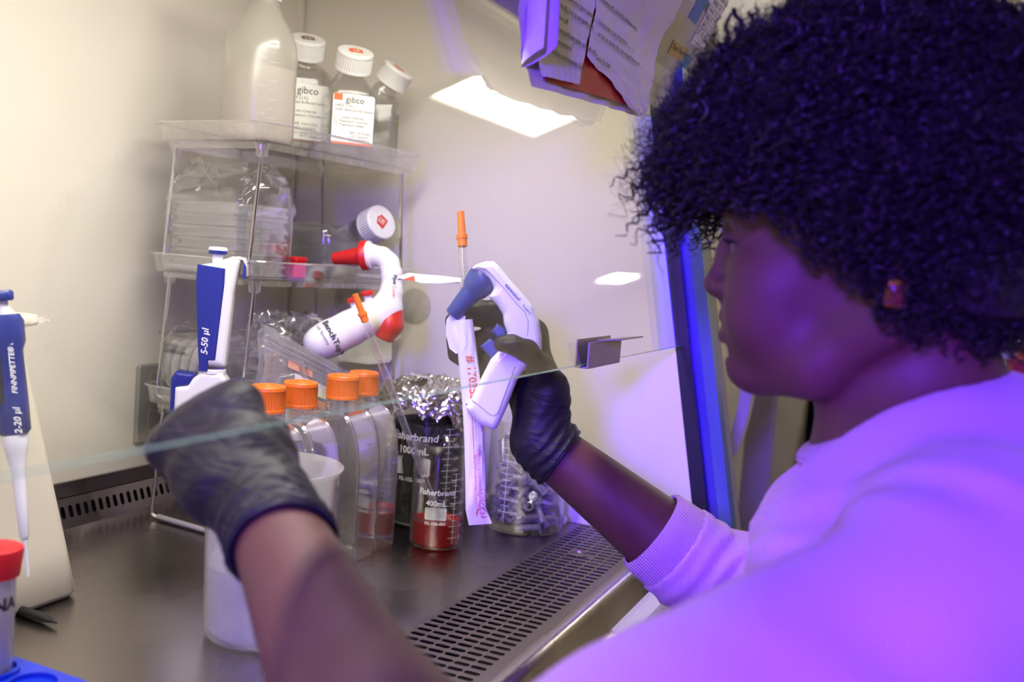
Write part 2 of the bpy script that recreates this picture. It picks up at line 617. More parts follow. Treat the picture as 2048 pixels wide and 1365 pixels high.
# corner seam strip and plug-in outlet, rating text on the back panel
MB().box(BX1 - 0.012, BX1 - 0.004, BY - 0.006, BY, 0.05, 0.76).build('corner_strip', 'enamel', cab)
m2 = MB()
m2.M = frame((1.025, BY, 0.137), (0, -1, 0), (1, 0, 0))
m2.prism(rrect(0.066, 0.105, 0.004, 3), 0.0, 0.007, bevel=0.002)
m2.prism(rrect(0.028, 0.036, 0.006, 3, 0, 0.024), 0.007, 0.009)
m2.prism(rrect(0.028, 0.036, 0.006, 3, 0, -0.024), 0.007, 0.009)
ou = m2.build('outlet_plate', 'outlet_grey', cab)
m = MB()
fn = plane((1.062, BY, 0.094), (1, 0, 0), (0, 0, 1), 0.0006)
text(m, 'MAXIMUM TOTAL OUTLET', 0.0065, fn, bold=0.02)
text(m, 'APPLIANCE TOTAL 5 A', 0.0065, fn, off=(0, -0.018))
text(m, '120 V  60 Hz', 0.0065, fn, off=(0, -0.026))
for i in range(7):
    quad(m, plane((1.03 + 0.0085 * i, BY, 0.230), (1, 0, 0), (0, 0, 1), 0.0006), 0, 0.0055, 0, 0.0012)
m.build('rating_text', 'grey_ink', cab, smooth=0)
# back vent: a leaning steel panel with upright slots
def slotted(mb, x0, x1, y0, y1, pitch_x, pitch_y, sw, sh, thick, stagger=False, axis='y', keep=None):
    """plate in local xy made of cells that each carry one rounded slot of real depth"""
    n = 16
    cols = int(round((x1 - x0) / pitch_x))
    px = (x1 - x0) / cols
    rows = int(round((y1 - y0) / pitch_y))
    py = (y1 - y0) / rows
    for c in range(cols):
        xa, xb = x0 + c * px, x0 + (c + 1) * px
        sh_y = py / 2 if (stagger and c % 2) else 0
        edges = [y0]
        ys = []
        if sh_y:
            ys = [(y0 + py / 2 + r * py, y0 + py / 2 + (r + 1) * py) for r in range(rows - 1)]
            mb.add([(xa, y0, 0), (xb, y0, 0), (xb, y0 + py / 2, 0), (xa, y0 + py / 2, 0)], [(0, 1, 2, 3)])
            mb.add([(xa, y1 - py / 2, 0), (xb, y1 - py / 2, 0), (xb, y1, 0), (xa, y1, 0)], [(0, 1, 2, 3)])
        else:
            ys = [(y0 + r * py, y0 + (r + 1) * py) for r in range(rows)]
        for ya, yb in ys:
            cx, cy = (xa + xb) / 2, (ya + yb) / 2
            if keep and not keep(cx, cy):
                mb.add([(xa, ya, 0), (xb, ya, 0), (xb, yb, 0), (xa, yb, 0)], [(0, 1, 2, 3)])
                continue
            inner, outer = [], []
            for j in range(n):
                a = 2 * math.pi * (j + 0.5) / n
                ca, sa = math.cos(a), math.sin(a)
                r = min(sw, sh) / 2
                ix = ca * r + math.copysign(max(0, sw / 2 - r), ca)
                iy = sa * r + math.copysign(max(0, sh / 2 - r), sa)
                inner.append((cx + ix, cy + iy))
                hx, hy = (xb - xa) / 2, (yb - ya) / 2
                t = 1 / max(abs(ca), abs(sa))
                outer.append((cx + hx * ca * t, cy + hy * sa * t))
            corners = {1: (xb, yb), 5: (xa, yb), 9: (xa, ya), 13: (xb, ya)}
            for q, cpt in corners.items():
                outer[q] = cpt
            vs = [(x, y, 0) for x, y in outer] + [(x, y, 0) for x, y in inner] + [(x, y, -thick) for x, y in inner]
            fs = []
            for j in range(n):
                k2 = (j + 1) % n
                fs.append((j, k2, n + k2, n + j))
                fs.append((n + j, n + k2, 2 * n + k2, 2 * n + j))
            mb.add(vs, fs)
m = MB()
m.M = frame((0, 0.943, 0.0), (0, -0.94, 0.34), (1, 0, 0))
slotted(m, -0.2, 1.3, 0.006, 0.032, 0.0117, 0.026, 0.0062, 0.0155, 0.0015)
m.add([(-0.2, -0.002, 0), (1.3, -0.002, 0), (1.3, 0.006, 0), (-0.2, 0.006, 0)], [(0, 1, 2, 3)])
m.add([(-0.2, 0.032, 0), (1.3, 0.032, 0), (1.3, 0.036, 0), (-0.2, 0.036, 0)], [(0, 1, 2, 3)])
m.build('vent_panel', 'steel', cab, smooth=30)
m = MB()
m.box(BX0, BX1, 0.957, 0.962, 0.030, 0.053)
m.build('vent_ledge', 'steel', cab)
MB().box(BX0, BX1, 0.9605, 0.9615, 0.0, 0.034).build('vent_shade_sheet', 'shade_black', cab)  # flat black sheet painting the shade behind the slots
# work surface, front grille with trough, front lip
MB().box(BX0, BX1, 0.441, BY, -0.004, -0.0005).build('work_surface', 'steel', cab)
m = MB()
def keep(cx, cy):
    return not ((cx - 1.166) ** 2 / 0.014 ** 2 + (cy - 0.392) ** 2 / 0.014 ** 2 < 1)
m.M = T(0, 0, 0.0)
slotted(m, BX0, 1.305, 0.338, 0.438, 0.0133, 0.0167, 0.0068, 0.0152, 0.0012, keep=keep)
m.add([(BX0, 0.325, 0), (1.305, 0.325, 0), (1.305, 0.338, 0), (BX0, 0.338, 0)], [(0, 1, 2, 3)])
m.add([(BX0, 0.438, 0), (1.305, 0.438, 0), (1.305, 0.441, 0), (BX0, 0.441, 0)], [(0, 1, 2, 3)])
gr = m.build('front_grille', 'steel_grille', cab, smooth=30)
g2 = MB()
g2.M = T(1.166, 0.392, 0.0006)
g2.lathe([(0.012, 0.0004), (0.0105, 0.0006), (0.0098, -0.002), (0.0, -0.002)], 28)
g2.build('finger_hole', 'steel_lip', gr)
m = MB()
m.box(BX0, BX1, 0.325, 0.441, -0.06, -0.055)
m.box(BX0, BX1, 0.439, 0.441, -0.055, -0.004)
m.box(BX0, BX1, 0.325, 0.327, -0.055, -0.0)
m.build('trough', 'dark_trough', cab)
m = MB()
prof = [(0.325, 0.0), (0.324, 0.004), (0.316, 0.0055), (0.310, 0.003), (0.306, -0.005), (0.300, -0.030), (0.296, -0.034), (0.283, -0.040), (0.281, -0.046), (0.281, -0.062), (0.285, -0.064), (0.325, -0.064)]
m.loft([[(x, y, z) for y, z in prof] for x in (BX0, BX1 + 0.04)])
m.build('front_lip', 'steel_lip', cab, smooth=50)
MB().box(BX0 - 0.03, BX1 + 0.05, 0.29, 0.98, FL + 0.06, -0.064).build('lower_body', 'fascia', cab)
# sash: pane with green polished edge
z0, z1, th = 0.265, 0.80, 0.0048
m = MB()
pts = [(sy(z0), z0), (sy(z0) + th, z0), (sy(z1) + th, z1), (sy(z1), z1)]
xa, xb = BX0, BX1 + 0.012
m.add([(xa, pts[0][0], z0), (xb, pts[0][0], z0), (xb, pts[3][0], z1), (xa, pts[3][0], z1)], [(0, 1, 2, 3)], 0)
m.add([(xa, pts[1][0], z0), (xb, pts[1][0], z0), (xb, pts[2][0], z1), (xa, pts[2][0], z1)], [(3, 2, 1, 0)], 0)
m.add([(xa, pts[0][0], z0), (xb, pts[0][0], z0), (xb, pts[1][0], z0), (xa, pts[1][0], z0)], [(3, 2, 1, 0)], 1)
m.add([(xb, pts[0][0], z0), (xb, pts[1][0], z0), (xb, pts[2][0], z1), (xb, pts[3][0], z1)], [(0, 1, 2, 3)], 1)
m.build('sash_pane', ['sash_glass', 'glass_edge'], cab, smooth=0)
# bent steel clip on the sash edge
m = MB()
for (ya, yb, za, zb) in ((-0.004, -0.0025, 0.0, 0.024), (0.0085, 0.010, 0.0, 0.026), (-0.004, 0.010, -0.002, 0.0)):
    m.box(0.915, 1.018, sy(0.265) + ya, sy(0.265) + yb, 0.2635 + za, 0.2635 + zb)
m.add([(0.935, sy(0.265) - 0.004, 0.2875), (1.018, sy(0.265) - 0.004, 0.2875), (1.030, sy(0.265) - 0.024, 0.2900), (0.955, sy(0.265) - 0.024, 0.2900),
       (0.935, sy(0.265) - 0.004, 0.2890), (1.018, sy(0.265) - 0.004, 0.2890), (1.030, sy(0.265) - 0.024, 0.2915), (0.955, sy(0.265) - 0.024, 0.2915)],
      [(0, 3, 2, 1), (4, 5, 6, 7), (0, 1, 5, 4), (1, 2, 6, 5), (2, 3, 7, 6), (3, 0, 4, 7)])
m.build('sash_handle', 'clip_steel', cab, smooth=0)
# right-hand column: gasket, channel and painted outer post, all leaning with the sash
def leaning(name, mat, x0, x1, off0, off1, za=-0.02, zb=0.80):
    q = MB()
    ring = lambda z: [(x0, sy(z) - off0, z), (x1, sy(z) - off0, z), (x1, sy(z) - off1, z), (x0, sy(z) - off1, z)]
    q.loft([ring(za), ring(zb)])
    q.build(name, mat, cab, smooth=0)
leaning('sash_gasket', 'gasket', 1.3105, 1.334, 0.009, -0.012)
leaning('sash_channel', 'violet_lit_channel', 1.322, 1.342, 0.021, 0.009)
leaning('column_face', 'column_blue', 1.322, 1.352, 0.037, 0.021)
leaning('column', 'column_cream', 1.352, 1.385, 0.036, -0.10)
# fascia above the sash
m = MB()
prof = [(0.366, 0.573), (0.362, 0.624), (0.326, 0.70), (0.305, 1.30), (0.44, 1.30), (0.44, 0.82), (0.376, 0.576)]
m.loft([[(x, y, z) for y, z in prof] for x in (BX0, 1.375)])
m.build('fascia', 'fascia', cab, smooth=0)

# ================================================================== plastics, glass and liquids
clear('edge_glint', (0.97, 0.97, 0.97, 1), 0.08, haze=0.22, hazecol=rgb(240, 236, 238), power=1.6, f0=0.10)  # pale haze for edge tubes that imitate bright highlights
clear('acrylic', (0.985, 0.985, 0.985, 1), 0.05, haze=0.025, power=2.6, f0=0.07)
clear('glass', (0.985, 0.985, 0.985, 1), 0.02, power=3.5, f0=0.045)
clear('flask_plastic', (0.985, 0.985, 0.985, 1), 0.04, haze=0.05, hazecol=rgb(226, 222, 226), power=2.0, f0=0.06)
clear('pet', (0.955, 0.955, 0.95, 1), 0.12, haze=0.07, hazecol=rgb(176, 174, 170), power=2.6, f0=0.05, gl=0.6)
clear('film', (0.985, 0.985, 0.985, 1), 0.10, haze=0.045, power=2.0, f0=0.07, gl=0.8)
clear('zip_film', (0.95, 0.95, 0.95, 1), 0.16, haze=0.30, power=2.5, f0=0.05, gl=0.7)
clear('plate_plastic', (0.97, 0.97, 0.97, 1), 0.05, haze=0.27, hazecol=rgb(240, 238, 240), power=2.0, f0=0.08)
clear('milky', (0.93, 0.93, 0.92, 1), 0.22, haze=0.42, hazecol=rgb(226, 222, 212), power=4, f0=0.04)
clear('milky_clear', (0.95, 0.95, 0.96, 1), 0.18, haze=0.30, hazecol=rgb(232, 230, 238), power=4, f0=0.04)
clear('tube_plastic', (0.99, 0.99, 0.995, 1), 0.10, haze=0.42, hazecol=rgb(236, 232, 240), power=2.2, f0=0.06)
clear('water', (0.93, 0.93, 0.94, 1), 0.02, power=4, f0=0.03)
clear('milk_water', (0.95, 0.93, 0.93, 1), 0.3, haze=0.75, hazecol=rgb(238, 226, 222), power=5, f0=0.03)
clear('bench_water', (0.95, 0.94, 0.97, 1), 0.3, haze=0.30, hazecol=rgb(232, 228, 240), power=5, f0=0.03)
clear('red_liquid', (0.90, 0.06, 0.08, 1), 0.03, haze=0.60, hazecol=rgb(250, 20, 40), power=4, f0=0.04)
clear('suction', (0.90, 0.90, 0.90, 1), 0.12, haze=0.12, hazecol=rgb(190, 186, 184), power=3, f0=0.05)
clear('pet_grey', (0.90, 0.90, 0.90, 1), 0.08, haze=0.16, hazecol=rgb(178, 174, 176), power=2.2, f0=0.06, gl=0.8)
clear('grey_water', (0.90, 0.90, 0.91, 1), 0.04, haze=0.10, hazecol=rgb(190, 188, 190), power=2.4, f0=0.06)
solid('white_gloss', rgb(238, 236, 232), 0.28, coat=0.2)
solid('off_white', rgb(222, 214, 196), 0.42)
solid('pip_blue', rgb(26, 46, 132), 0.33)
solid('grip_blue', rgb(30, 52, 128), 0.35)
solid('nose_blue', rgb(46, 66, 130), 0.38)
solid('dark_screen', rgb(40, 40, 44), 0.3)
solid('tip_white', rgb(238, 238, 244), 0.35)
solid('red_plastic', rgb(204, 28, 28), 0.36)
solid('tube_red', rgb(206, 30, 38), 0.45)
solid('orange_plastic', rgb(246, 122, 26), 0.42)
solid('cap_white', rgb(236, 234, 230), 0.40)
solid('rack_blue', rgb(16, 48, 196), 0.35)
solid('chrome', rgb(205, 203, 205), 0.16, 1.0)
solid('grey_sleeve', rgb(176, 172, 174), 0.45)
solid('label_white', rgb(240, 238, 230), 0.55)
solid('label_brown', rgb(122, 84, 62), 0.6)
solid('label_orange', rgb(236, 100, 30), 0.5)
solid('pale_orange', rgb(240, 178, 150), 0.7)
solid('dark_content', rgb(30, 30, 32), 0.55, bump=(60, 0.8, 0.01))
nt = NT('foil')
p = nt.n('ShaderNodeBsdfPrincipled', Roughness=0.27, Metallic=1.0)
p.inputs['Base Color'].default_value = rgb(214, 212, 212)
nt.l(p.outputs[0], nt.out.inputs[0])
MATS['foil'] = nt.m
solid('pen_black', rgb(24, 24, 26), 0.4)
solid('cyan', rgb(40, 150, 190), 0.4)

# ================================================================== wire-legged rack of clear trays
RO = Vector((0.938, 0.735, 0))
RU, RV = Vector((0.992, -0.125, 0)), Vector((0.125, 0.992, 0))
RM = Matrix.Identity(4)
for i in range(3):
    RM[i][0], RM[i][1], RM[i][3] = RU[i], RV[i], RO[i]
RW, RD = 0.315, 0.192
rack = thing('storage_rack', 'clear three-tier tray rack on chrome wire legs by the back wall', 'rack', RM)
def tray_ring(g, z, r): return [(x + RW / 2, y + RD / 2, z) for x, y in rrect(RW + 2 * g, RD + 2 * g, r, 6)]
tiers = (0.173, 0.339, 0.500)
for rim in tiers:
    f = rim - 0.023
    m = MB()
    m.loft([tray_ring(-0.004, f, 0.02), tray_ring(0.0, rim - 0.002, 0.024), tray_ring(0.004, rim - 0.001, 0.028), tray_ring(0.004, rim, 0.028),
            tray_ring(-0.002, rim, 0.022), tray_ring(-0.006, f + 0.0025, 0.018)])
    tr = m.build('tray', 'acrylic', rack)
    m = MB()
    edge_ = tray_ring(0.003, rim - 0.0004, 0.027)
    m.tube(edge_ + [edge_[0]], 0.0011, 6)
    m.build('rim_highlight', 'edge_glint', tr)  # added tube that imitates the white highlight line along the rim
    m = MB()
    m.loft([tray_ring(-0.012, f - 0.007, 0.014), tray_ring(-0.012, f, 0.014)], cap0=False, cap1=False)
    m.loft([tray_ring(-0.0135, f, 0.0125), tray_ring(-0.0135, f - 0.007, 0.0125)], cap0=False, cap1=False)
    for q in range(1, 13):
        x = RW * q / 13
        m.box(x - 0.0006, x + 0.0006, 0.0115, 0.0135, f - 0.006, f)
    m.build('under_rim', 'acrylic', tr)
    for x in (0.022, RW - 0.022):
        for y in (0.022, RD - 0.022):
            m = MB()
            m.M = T(x, y, 0)
            m.lathe([(0.0042, f), (0.0075, f), (0.0070, f - 0.014), (0.0042, f - 0.016), (0.0042, f)], 14)
            for a in (0, math.pi / 2, math.pi, -math.pi / 2):
                m.add([(0.007 * math.cos(a), 0.007 * math.sin(a), f), (0.015 * math.cos(a), 0.015 * math.sin(a), f), (0.007 * math.cos(a), 0.007 * math.sin(a), f - 0.010)], [(0, 1, 2)])
            m.build('leg_socket', 'acrylic', tr)
    base = {0.173: 0.002, 0.339: 0.155, 0.500: 0.321}[rim]
    for x, sp in ((0.022, -0.012), (RW - 0.022, 0.012)):
        m = MB()
        xb = x + sp
        top = f - 0.004
        def bend(y0, y1):
            return [(x, y0, top), (xb - sp * 0.05, y0, base + 0.012), (xb, y0 + (y1 - y0) * 0.012, base + 0.004), (xb, y0 + (y1 - y0) * 0.05, base + 0.002)]
        m.tube(bend(0.022, RD - 0.022) + bend(RD - 0.022, 0.022)[::-1], 0.0023, 8)
        wl = m.build('wire_leg', 'chrome', rack)
        m = MB()
        m.tube([(xb, 0.035, base + 0.002), (xb, RD - 0.035, base + 0.002)], 0.0036, 12)
        m.build('foot_sleeve', 'grey_sleeve', wl)

def cap_ribbed(mb, r, h, n=54, top=True, mat=0):
    rings = []
    for z, k in ((0, 1.0), (h * 0.10, 1.0), (h * 0.12, 0), (h * 0.80, 0), (h * 0.83, 1.0), (h * 0.95, 0.985), (h, 0.93)):
        rings.append([((r * (k if k else (1.0 if j % 2 else 0.965))) * math.cos(2 * math.pi * j / (2 * n)), (r * (k if k else (1.0 if j % 2 else 0.965))) * math.sin(2 * math.pi * j / (2 * n)), z) for j in range(2 * n)])
    mb.loft(rings, mat)

# ------------------------------------------------------------------ media bottles with slanted necks
def media_bottle(M, label, accent, w=0.070, hb=0.098, tilt=28, ta=-90, group=None, sticker=None, lab=True, level=0.06, capr=0.0225, lines=(), upside=False, neck=None, mat='pet'):
    b = thing('media_bottle', label, 'bottle', M, group)
    t, a = R(tilt), R(ta)
    dz = Vector((math.sin(t) * math.cos(a), math.sin(t) * math.sin(a), math.cos(t)))
    nb = Vector((0.010 * math.cos(a), 0.010 * math.sin(a), hb + 0.018))
    if neck:
        nb, dz = Vector(neck[0]), Vector(neck[1]).normalized()
    NM = frame(nb, dz, (-math.sin(a), math.cos(a), 0))
    n = 6
    sq = rrect(w, w, 0.012, n)
    N = len(sq)
    def circ(r, h):
        out = []
        for x, y in sq:
            an = math.atan2(y, x)
            # the circle's samples follow the square's azimuth, so the shoulder does not twist
            q = NM @ Vector((0, 0, h))
            e1 = Vector((math.cos(an), math.sin(an), 0))
            e1 = (e1 - dz * e1.dot(dz)).normalized()
            out.append(tuple(q + e1 * r))
        return out
    m = MB()
    def ring(g, z, rr=0.012):
        return [(x, y, z) for x, y in rrect(w + 2 * g, w + 2 * g, rr, n)]
    m.loft([ring(-0.006, 0), ring(-0.001, 0.003), ring(0, 0.008), ring(0, hb - 0.010), ring(-0.0015, hb - 0.002), ring(-0.008, hb + 0.006), circ(0.021, -0.004), circ(0.0165, 0.002), circ(0.0165, 0.012)])
    m.loft([ring(-0.007, 0.002), ring(-0.0015, 0.008), ring(-0.0015, hb - 0.011), ring(-0.009, hb + 0.004), circ(0.019, -0.005), circ(0.015, 0.002), circ(0.015, 0.012)], cap1=False)
    m.build('body', mat, b, smooth=50)
    m = MB()
    m.M = NM
    m.lathe([(0.0168, 0.002), (0.0195, 0.0025), (0.0195, 0.0045), (0.0168, 0.005)], 32)
    m.build('neck_ring', 'pet', b)
    m = MB()
    m.M = NM @ Matrix.Translation((0, 0, 0.0065))
    cap_ribbed(m, capr, 0.026, 44)
    cp = m.build('cap', 'cap_white', b, smooth=30)
    if sticker:
        m = MB()
        flip = -1 if upside else 1
        ax = NM.to_3x3() @ Vector((0, 0, 1))
        # a pentagon tag printed on the cap's top
        up = Vector((0, 0, 1)) if abs(ax.z) < 0.95 else Vector((0, 1, 0))
        up = (up - ax * up.dot(ax)).normalized() * flip
        ri = up.cross(ax)
        o = NM @ Vector((0, 0, 0.0065 + 0.026))
        fn = lambda x, y: o + ri * x + up * y + ax * 0.0003
        m.add([fn(x, y) for x, y in ((-0.009, -0.007), (0.009, -0.007), (0.009, 0.006), (0, 0.010), (-0.009, 0.006))], [(0, 1, 2, 3, 4)], 0)
        fn2 = lambda x, y: o + ri * x + up * y + ax * 0.0006
        text(m, '1X', 0.0085, fn2, 1, bold=0.03, off=(0, -0.001))
        if upside:
            text(m, 'gibco', 0.005, fn2, 1, off=(0, 0.0055))
        m.build('cap_print', [sticker, 'white_ink'], cp, smooth=0)
    if lab:
        m = MB()
        k_ = w / 0.066
        m.add([(x, -w / 2 - 0.0004, z) for x, z in rrect(w * 0.86, 0.067 * k_, 0.004, 4, 0, 0.0515 * k_)], [tuple(range(20))[::-1]], 0)
        fn = lambda x, y: Vector((x * k_, -w / 2 - 0.0008, y * k_))
        L = -0.066 * 0.42
        quad(m, fn, L + 0.0005, L + 0.012, 0.0755, 0.0845, 1)
        quad(m, fn, L + 0.001, -L - 0.001, 0.0176, 0.0205, 1)
        text(m, 'gibco', 0.0118, fn, 2, bold=0.003, align='LEFT', off=(L + 0.0165, 0.0772))
        y = 0.0685
        for sx, s, z in lines:
            text(m, s, z, fn, 3, align='LEFT', off=(L + 0.002 + sx, y))
            y -= 0.0050
        text(m, '+2 \u00b0C      +8 \u00b0C', 0.0042, fn, 3, align='LEFT', off=(L + 0.004, 0.0250))
        text(m, 'STERILE A', 0.0042, fn, 2, align='LEFT', off=(0.005, 0.0240))
        m.build('printed_label', ['label_white', accent, 'black_ink', 'grey_ink'], b, smooth=0)
    if level:
        m = MB()
        m.loft([ring(-0.0075, 0.003), ring(-0.002, 0.008), ring(-0.002, level)])
        m.build('liquid', 'water', b, smooth=50)
    return b
fz = 0.4799
LN1 = ((0, 'pH 7.4 (1X)', 0.0058), (0, 'Phosphate Buffered Saline', 0.0046), (0, '', 0.004), (0, '[-] Calcium Chloride', 0.0046), (0, '[-] Magnesium Chloride', 0.0046), (0, '', 0.004), (0.012, 'REF 10010-023     500 mL', 0.0046), (0.012, 'LOT 2085824', 0.0046), (0, 'caution: not intended for direct', 0.0036))
LN2 = ((0, 'HBSS (1X)', 0.0058), (0, 'Hanks\u2019 Balanced Salt Solution', 0.0046), (0, '', 0.004), (0, '[-]  Calcium Chloride', 0.0046), (0, '[-]  Magnesium Chloride', 0.0046), (0, '[-]  Magnesium Sulfate', 0.0046), (0, '', 0.004), (0.022, 'REF 14175-095  500 mL', 0.0046), (0.022, 'LOT 2440557', 0.0046), (0.022, '2024-04-30', 0.0046))
media_bottle(T(1.155, 0.842, fz, R(-45)), 'clear square bottle with a brown printed cap tag beside the tall milky bottle', 'label_brown', sticker='label_brown', lines=LN1, w=0.076, hb=0.114, capr=0.0240)
media_bottle(T(1.142, 0.756, fz, R(-45)), 'clear square bottle with orange corner label and orange cap tag', 'label_orange', sticker='label_orange', lines=LN2, w=0.064, hb=0.093, capr=0.0240)
media_bottle(T(1.213, 0.752, fz, R(30)), 'clear square bottle turned sideways, narrow view of its label, nearest the wire leg', 'label_orange', w=0.056, hb=0.090, tilt=34, ta=-120, sticker='label_orange', lines=LN2)
MB_M = frame((1.186, 0.888, 0.3565), (0.02, -1, 0.0), (1, 0, 0))
media_bottle(MB_M, 'clear bottle lying on its side on the middle tray, red tag on cap', 'label_orange', w=0.074, hb=0.098, sticker='red_ink', lab=False, level=0, upside=True, capr=0.0255, neck=((0.050, 0.036, 0.114), (-0.30, 0.32, 0.85)), mat='pet_grey')
m = MB()
m.loft([[(x, y - 0.013, z) for x, y in rrect(0.068, 0.040, 0.008, 5)] for z in (0.004, 0.092)])
m.build('liquid', 'grey_water', bpy.data.objects['media_bottle.003'], smooth=50)

# ------------------------------------------------------------------ tall milky wash bottle on the top tray
b = thing('dispensing_bottle', 'tall milky plastic bottle half filled with pale liquid on the top tray', 'bottle', (1.010, 0.800, fz))
m = MB()
prof = [(0, 0), (0.036, 0.0), (0.0425, 0.004), (0.044, 0.012), (0.044, 0.112), (0.0425, 0.124), (0.036, 0.140), (0.026, 0.156), (0.0195, 0.168), (0.0185, 0.172), (0.0185, 0.196)]
m.lathe(prof, 48)
m.build('body', 'milky', b, smooth=60)
m = MB()
m.lathe([(0, 0.002), (0.035, 0.002), (0.0415, 0.006), (0.0428, 0.012), (0.0428, 0.092), (0, 0.092)], 48)
m.build('liquid', 'milk_water', b)
m = MB()
m.lathe([(0.0205, 0.176), (0.0205, 0.200), (0.018, 0.203), (0, 0.203)], 40, cap0=True)
m.build('cap', 'cap_white', b)
m = MB()
for k_ in range(9):
    fn = cyl(0.0443, 0, R(232))
    quad(m, fn, 0, 0.011 if k_ % 2 == 0 else 0.006, 0.030 + 0.011 * k_, 0.0307 + 0.011 * k_, 0, 3)
for s_, z_ in (('100', 0.031), ('300', 0.064), ('500', 0.097)):
    text(m, s_, 0.007, cyl(0.0443, z_ + 0.003, R(228)), 0, align='RIGHT')
m.build('scale_marks', 'grey_sleeve', b, smooth=0)
m = MB()
fn = cyl(0.0444, 0, R(140))
quad(m, fn, -0.010, 0.010, 0.020, 0.104, 0, 6)
m.build('paper_label', 'milky_clear', b, smooth=0)

# ------------------------------------------------------------------ bag of well plates on the middle tray
def crease(u, v, n, amp, seed, f=(1.0, 3.2)):
    g = np.random.default_rng(seed)
    out = np.zeros_like(u)
    for i in range(n):
        th, fr, ph = g.uniform(0, math.pi), g.uniform(*f), g.uniform(0, 1)
        q = (u * math.cos(th) + v * math.sin(th)) * fr + ph
        out += (amp / (1 + 0.35 * i)) * (np.abs(q - np.floor(q) - 0.5) * 4 - 1)
    return out
def tri_mesh(name, V, nx, ny, mat, parent=None, wrap=False, smooth=False, at=None):
    fs = []
    for i in range(nx if wrap else nx - 1):
        for j in range(ny - 1):
            a, b_, c_, d_ = i * ny + j, ((i + 1) % nx) * ny + j, ((i + 1) % nx) * ny + j + 1, i * ny + j + 1
            if (i + j) % 2:
                fs += [(a, b_, c_), (a, c_, d_)]
            else:
                fs += [(a, b_, d_), (b_, c_, d_)]
    return np_mesh(name, V.reshape(-1, 3), np.array(fs), mat, parent, at, smooth)
def film_bag(name, x0, x1, y0, y1, z0, prof, mat, parent, amp=0.004, seed=1, nx=44, nz=26, at=None, lean=(0, 0), lo=0.25):
    """a loose film sleeve: prof gives (height 0..1, share of the width, share of the depth)"""
    nzs = np.linspace(0, 1, nz)
    V = np.zeros((nx, nz, 3))
    hs = np.array([p_[0] for p_ in prof])
    pw = np.array([p_[1] for p_ in prof])
    pd = np.array([p_[2] for p_ in prof])
    H = prof[-1][3]
    rr = rrect(1, 1, 0.12, nx // 4 - 1)[:nx]
    for i in range(nx):
        px, py = rr[i % len(rr)]
        V[i, :, 0] = (x0 + x1) / 2 + px * (x1 - x0) * np.interp(nzs, hs, pw) + lean[0] * nzs
        V[i, :, 1] = (y0 + y1) / 2 + py * (y1 - y0) * np.interp(nzs, hs, pd) + lean[1] * nzs
        V[i, :, 2] = z0 + nzs * H
    uu, vv = np.meshgrid(np.linspace(0, 6, nx), nzs * 3, indexing='ij')
    for d in range(3):
        V[:, :, d] += crease(uu, vv, 7, amp, seed * 10 + d) * (lo + (1 - lo) * np.clip((nzs - 0.5) * 3, 0, 1))[None, :] * (0.7 if d == 2 else 1)
    V[:, 0, 2] = np.maximum(V[:, 0, 2], z0)
    V[:, :, 2] = np.maximum(V[:, :, 2], z0)
    return tri_mesh(name, V, nx, nz, mat, parent, wrap=True, at=at)
PM = RM.copy()
PM.translation = RM @ Vector((0, 0, 0.3192))
plate_parts = None
for i in range(6):
    Mx = PM @ T(0.060 + 0.0012 * ((i * 7) % 3 - 1), 0.115 + 0.0015 * ((i * 5) % 3 - 1), 0.0146 * i)
    nm = ('lowest', 'second from the bottom', 'third from the bottom', 'fourth from the bottom', 'fifth from the bottom', 'topmost')[i]
    lab_ = 'clear well plate bagged on the middle tray, %s' % nm
    if plate_parts is None:
        t = thing('well_plate', lab_, 'well plate', Mx, 'well plates in the bag')
        m = MB()
        W2, D2 = 0.0428, 0.0638
        for g0, g1, za, zb in ((0, 0, 0, 0.004), (-0.002, -0.002, 0.004, 0.0105)):
            m.loft([[(x, y, z) for x, y in rrect(2 * W2 + 2 * g0, 2 * D2 + 2 * g0, 0.003, 2)] for z in (za, zb)], cap0=False, cap1=(zb > 0.01))
        m.build('skirt', 'plate_plastic', t)
        m = MB()
        for a in range(8):
            for c_ in range(12):
                m.M = T(-0.0315 + 0.009 * a, -0.0495 + 0.009 * c_, 0)
                m.lathe([(0, 0.0012), (0.0033, 0.0012), (0.0034, 0.0104)], 6)
        tag(m.build('wells', 'plate_plastic', t, smooth=0), kind='stuff')
        m = MB()
        m.loft([[(x, y, z) for x, y in rrect(2 * W2 + g, 2 * D2 + g, 0.003, 2)] for g, z in ((0.0012, 0.0100), (0.0012, 0.0138), (-0.001, 0.0142))], cap0=False)
        m.build('lid', 'plate_plastic', t)
        plate_parts = t
    else:
        t = copy_tree(plate_parts)
        t.matrix_world = Mx
        t['label'] = lab_
bag = thing('plate_bag', 'clear crinkled film bag around the stack of well plates', 'bag', PM)
film_bag('film', 0.0155, 0.112, 0.044, 0.1835, 0.0002, [(0, 1, 1), (0.60, 1.0, 1.0), (0.68, 0.98, 1.0), (0.88, 0.55, 0.95), (1.0, 0.22, 0.86, 0.140)], 'film', bag, 0.0042, 3, lo=0.08, nx=36, nz=18)
t = thing('tube_box', 'small red plastic box at the corner of the plate bag', 'box', RM @ T(0.122, 0.055, 0.3192))
m = MB()
m.prism(rrect(0.020, 0.026, 0.003, 3), 0, 0.021, bevel=0.001)
m.build('box_body', 'red_plastic', t)
m = MB()
m.prism(rrect(0.021, 0.027, 0.003, 3), 0.0212, 0.027, bevel=0.001)
m.build('lid', 'red_plastic', t)

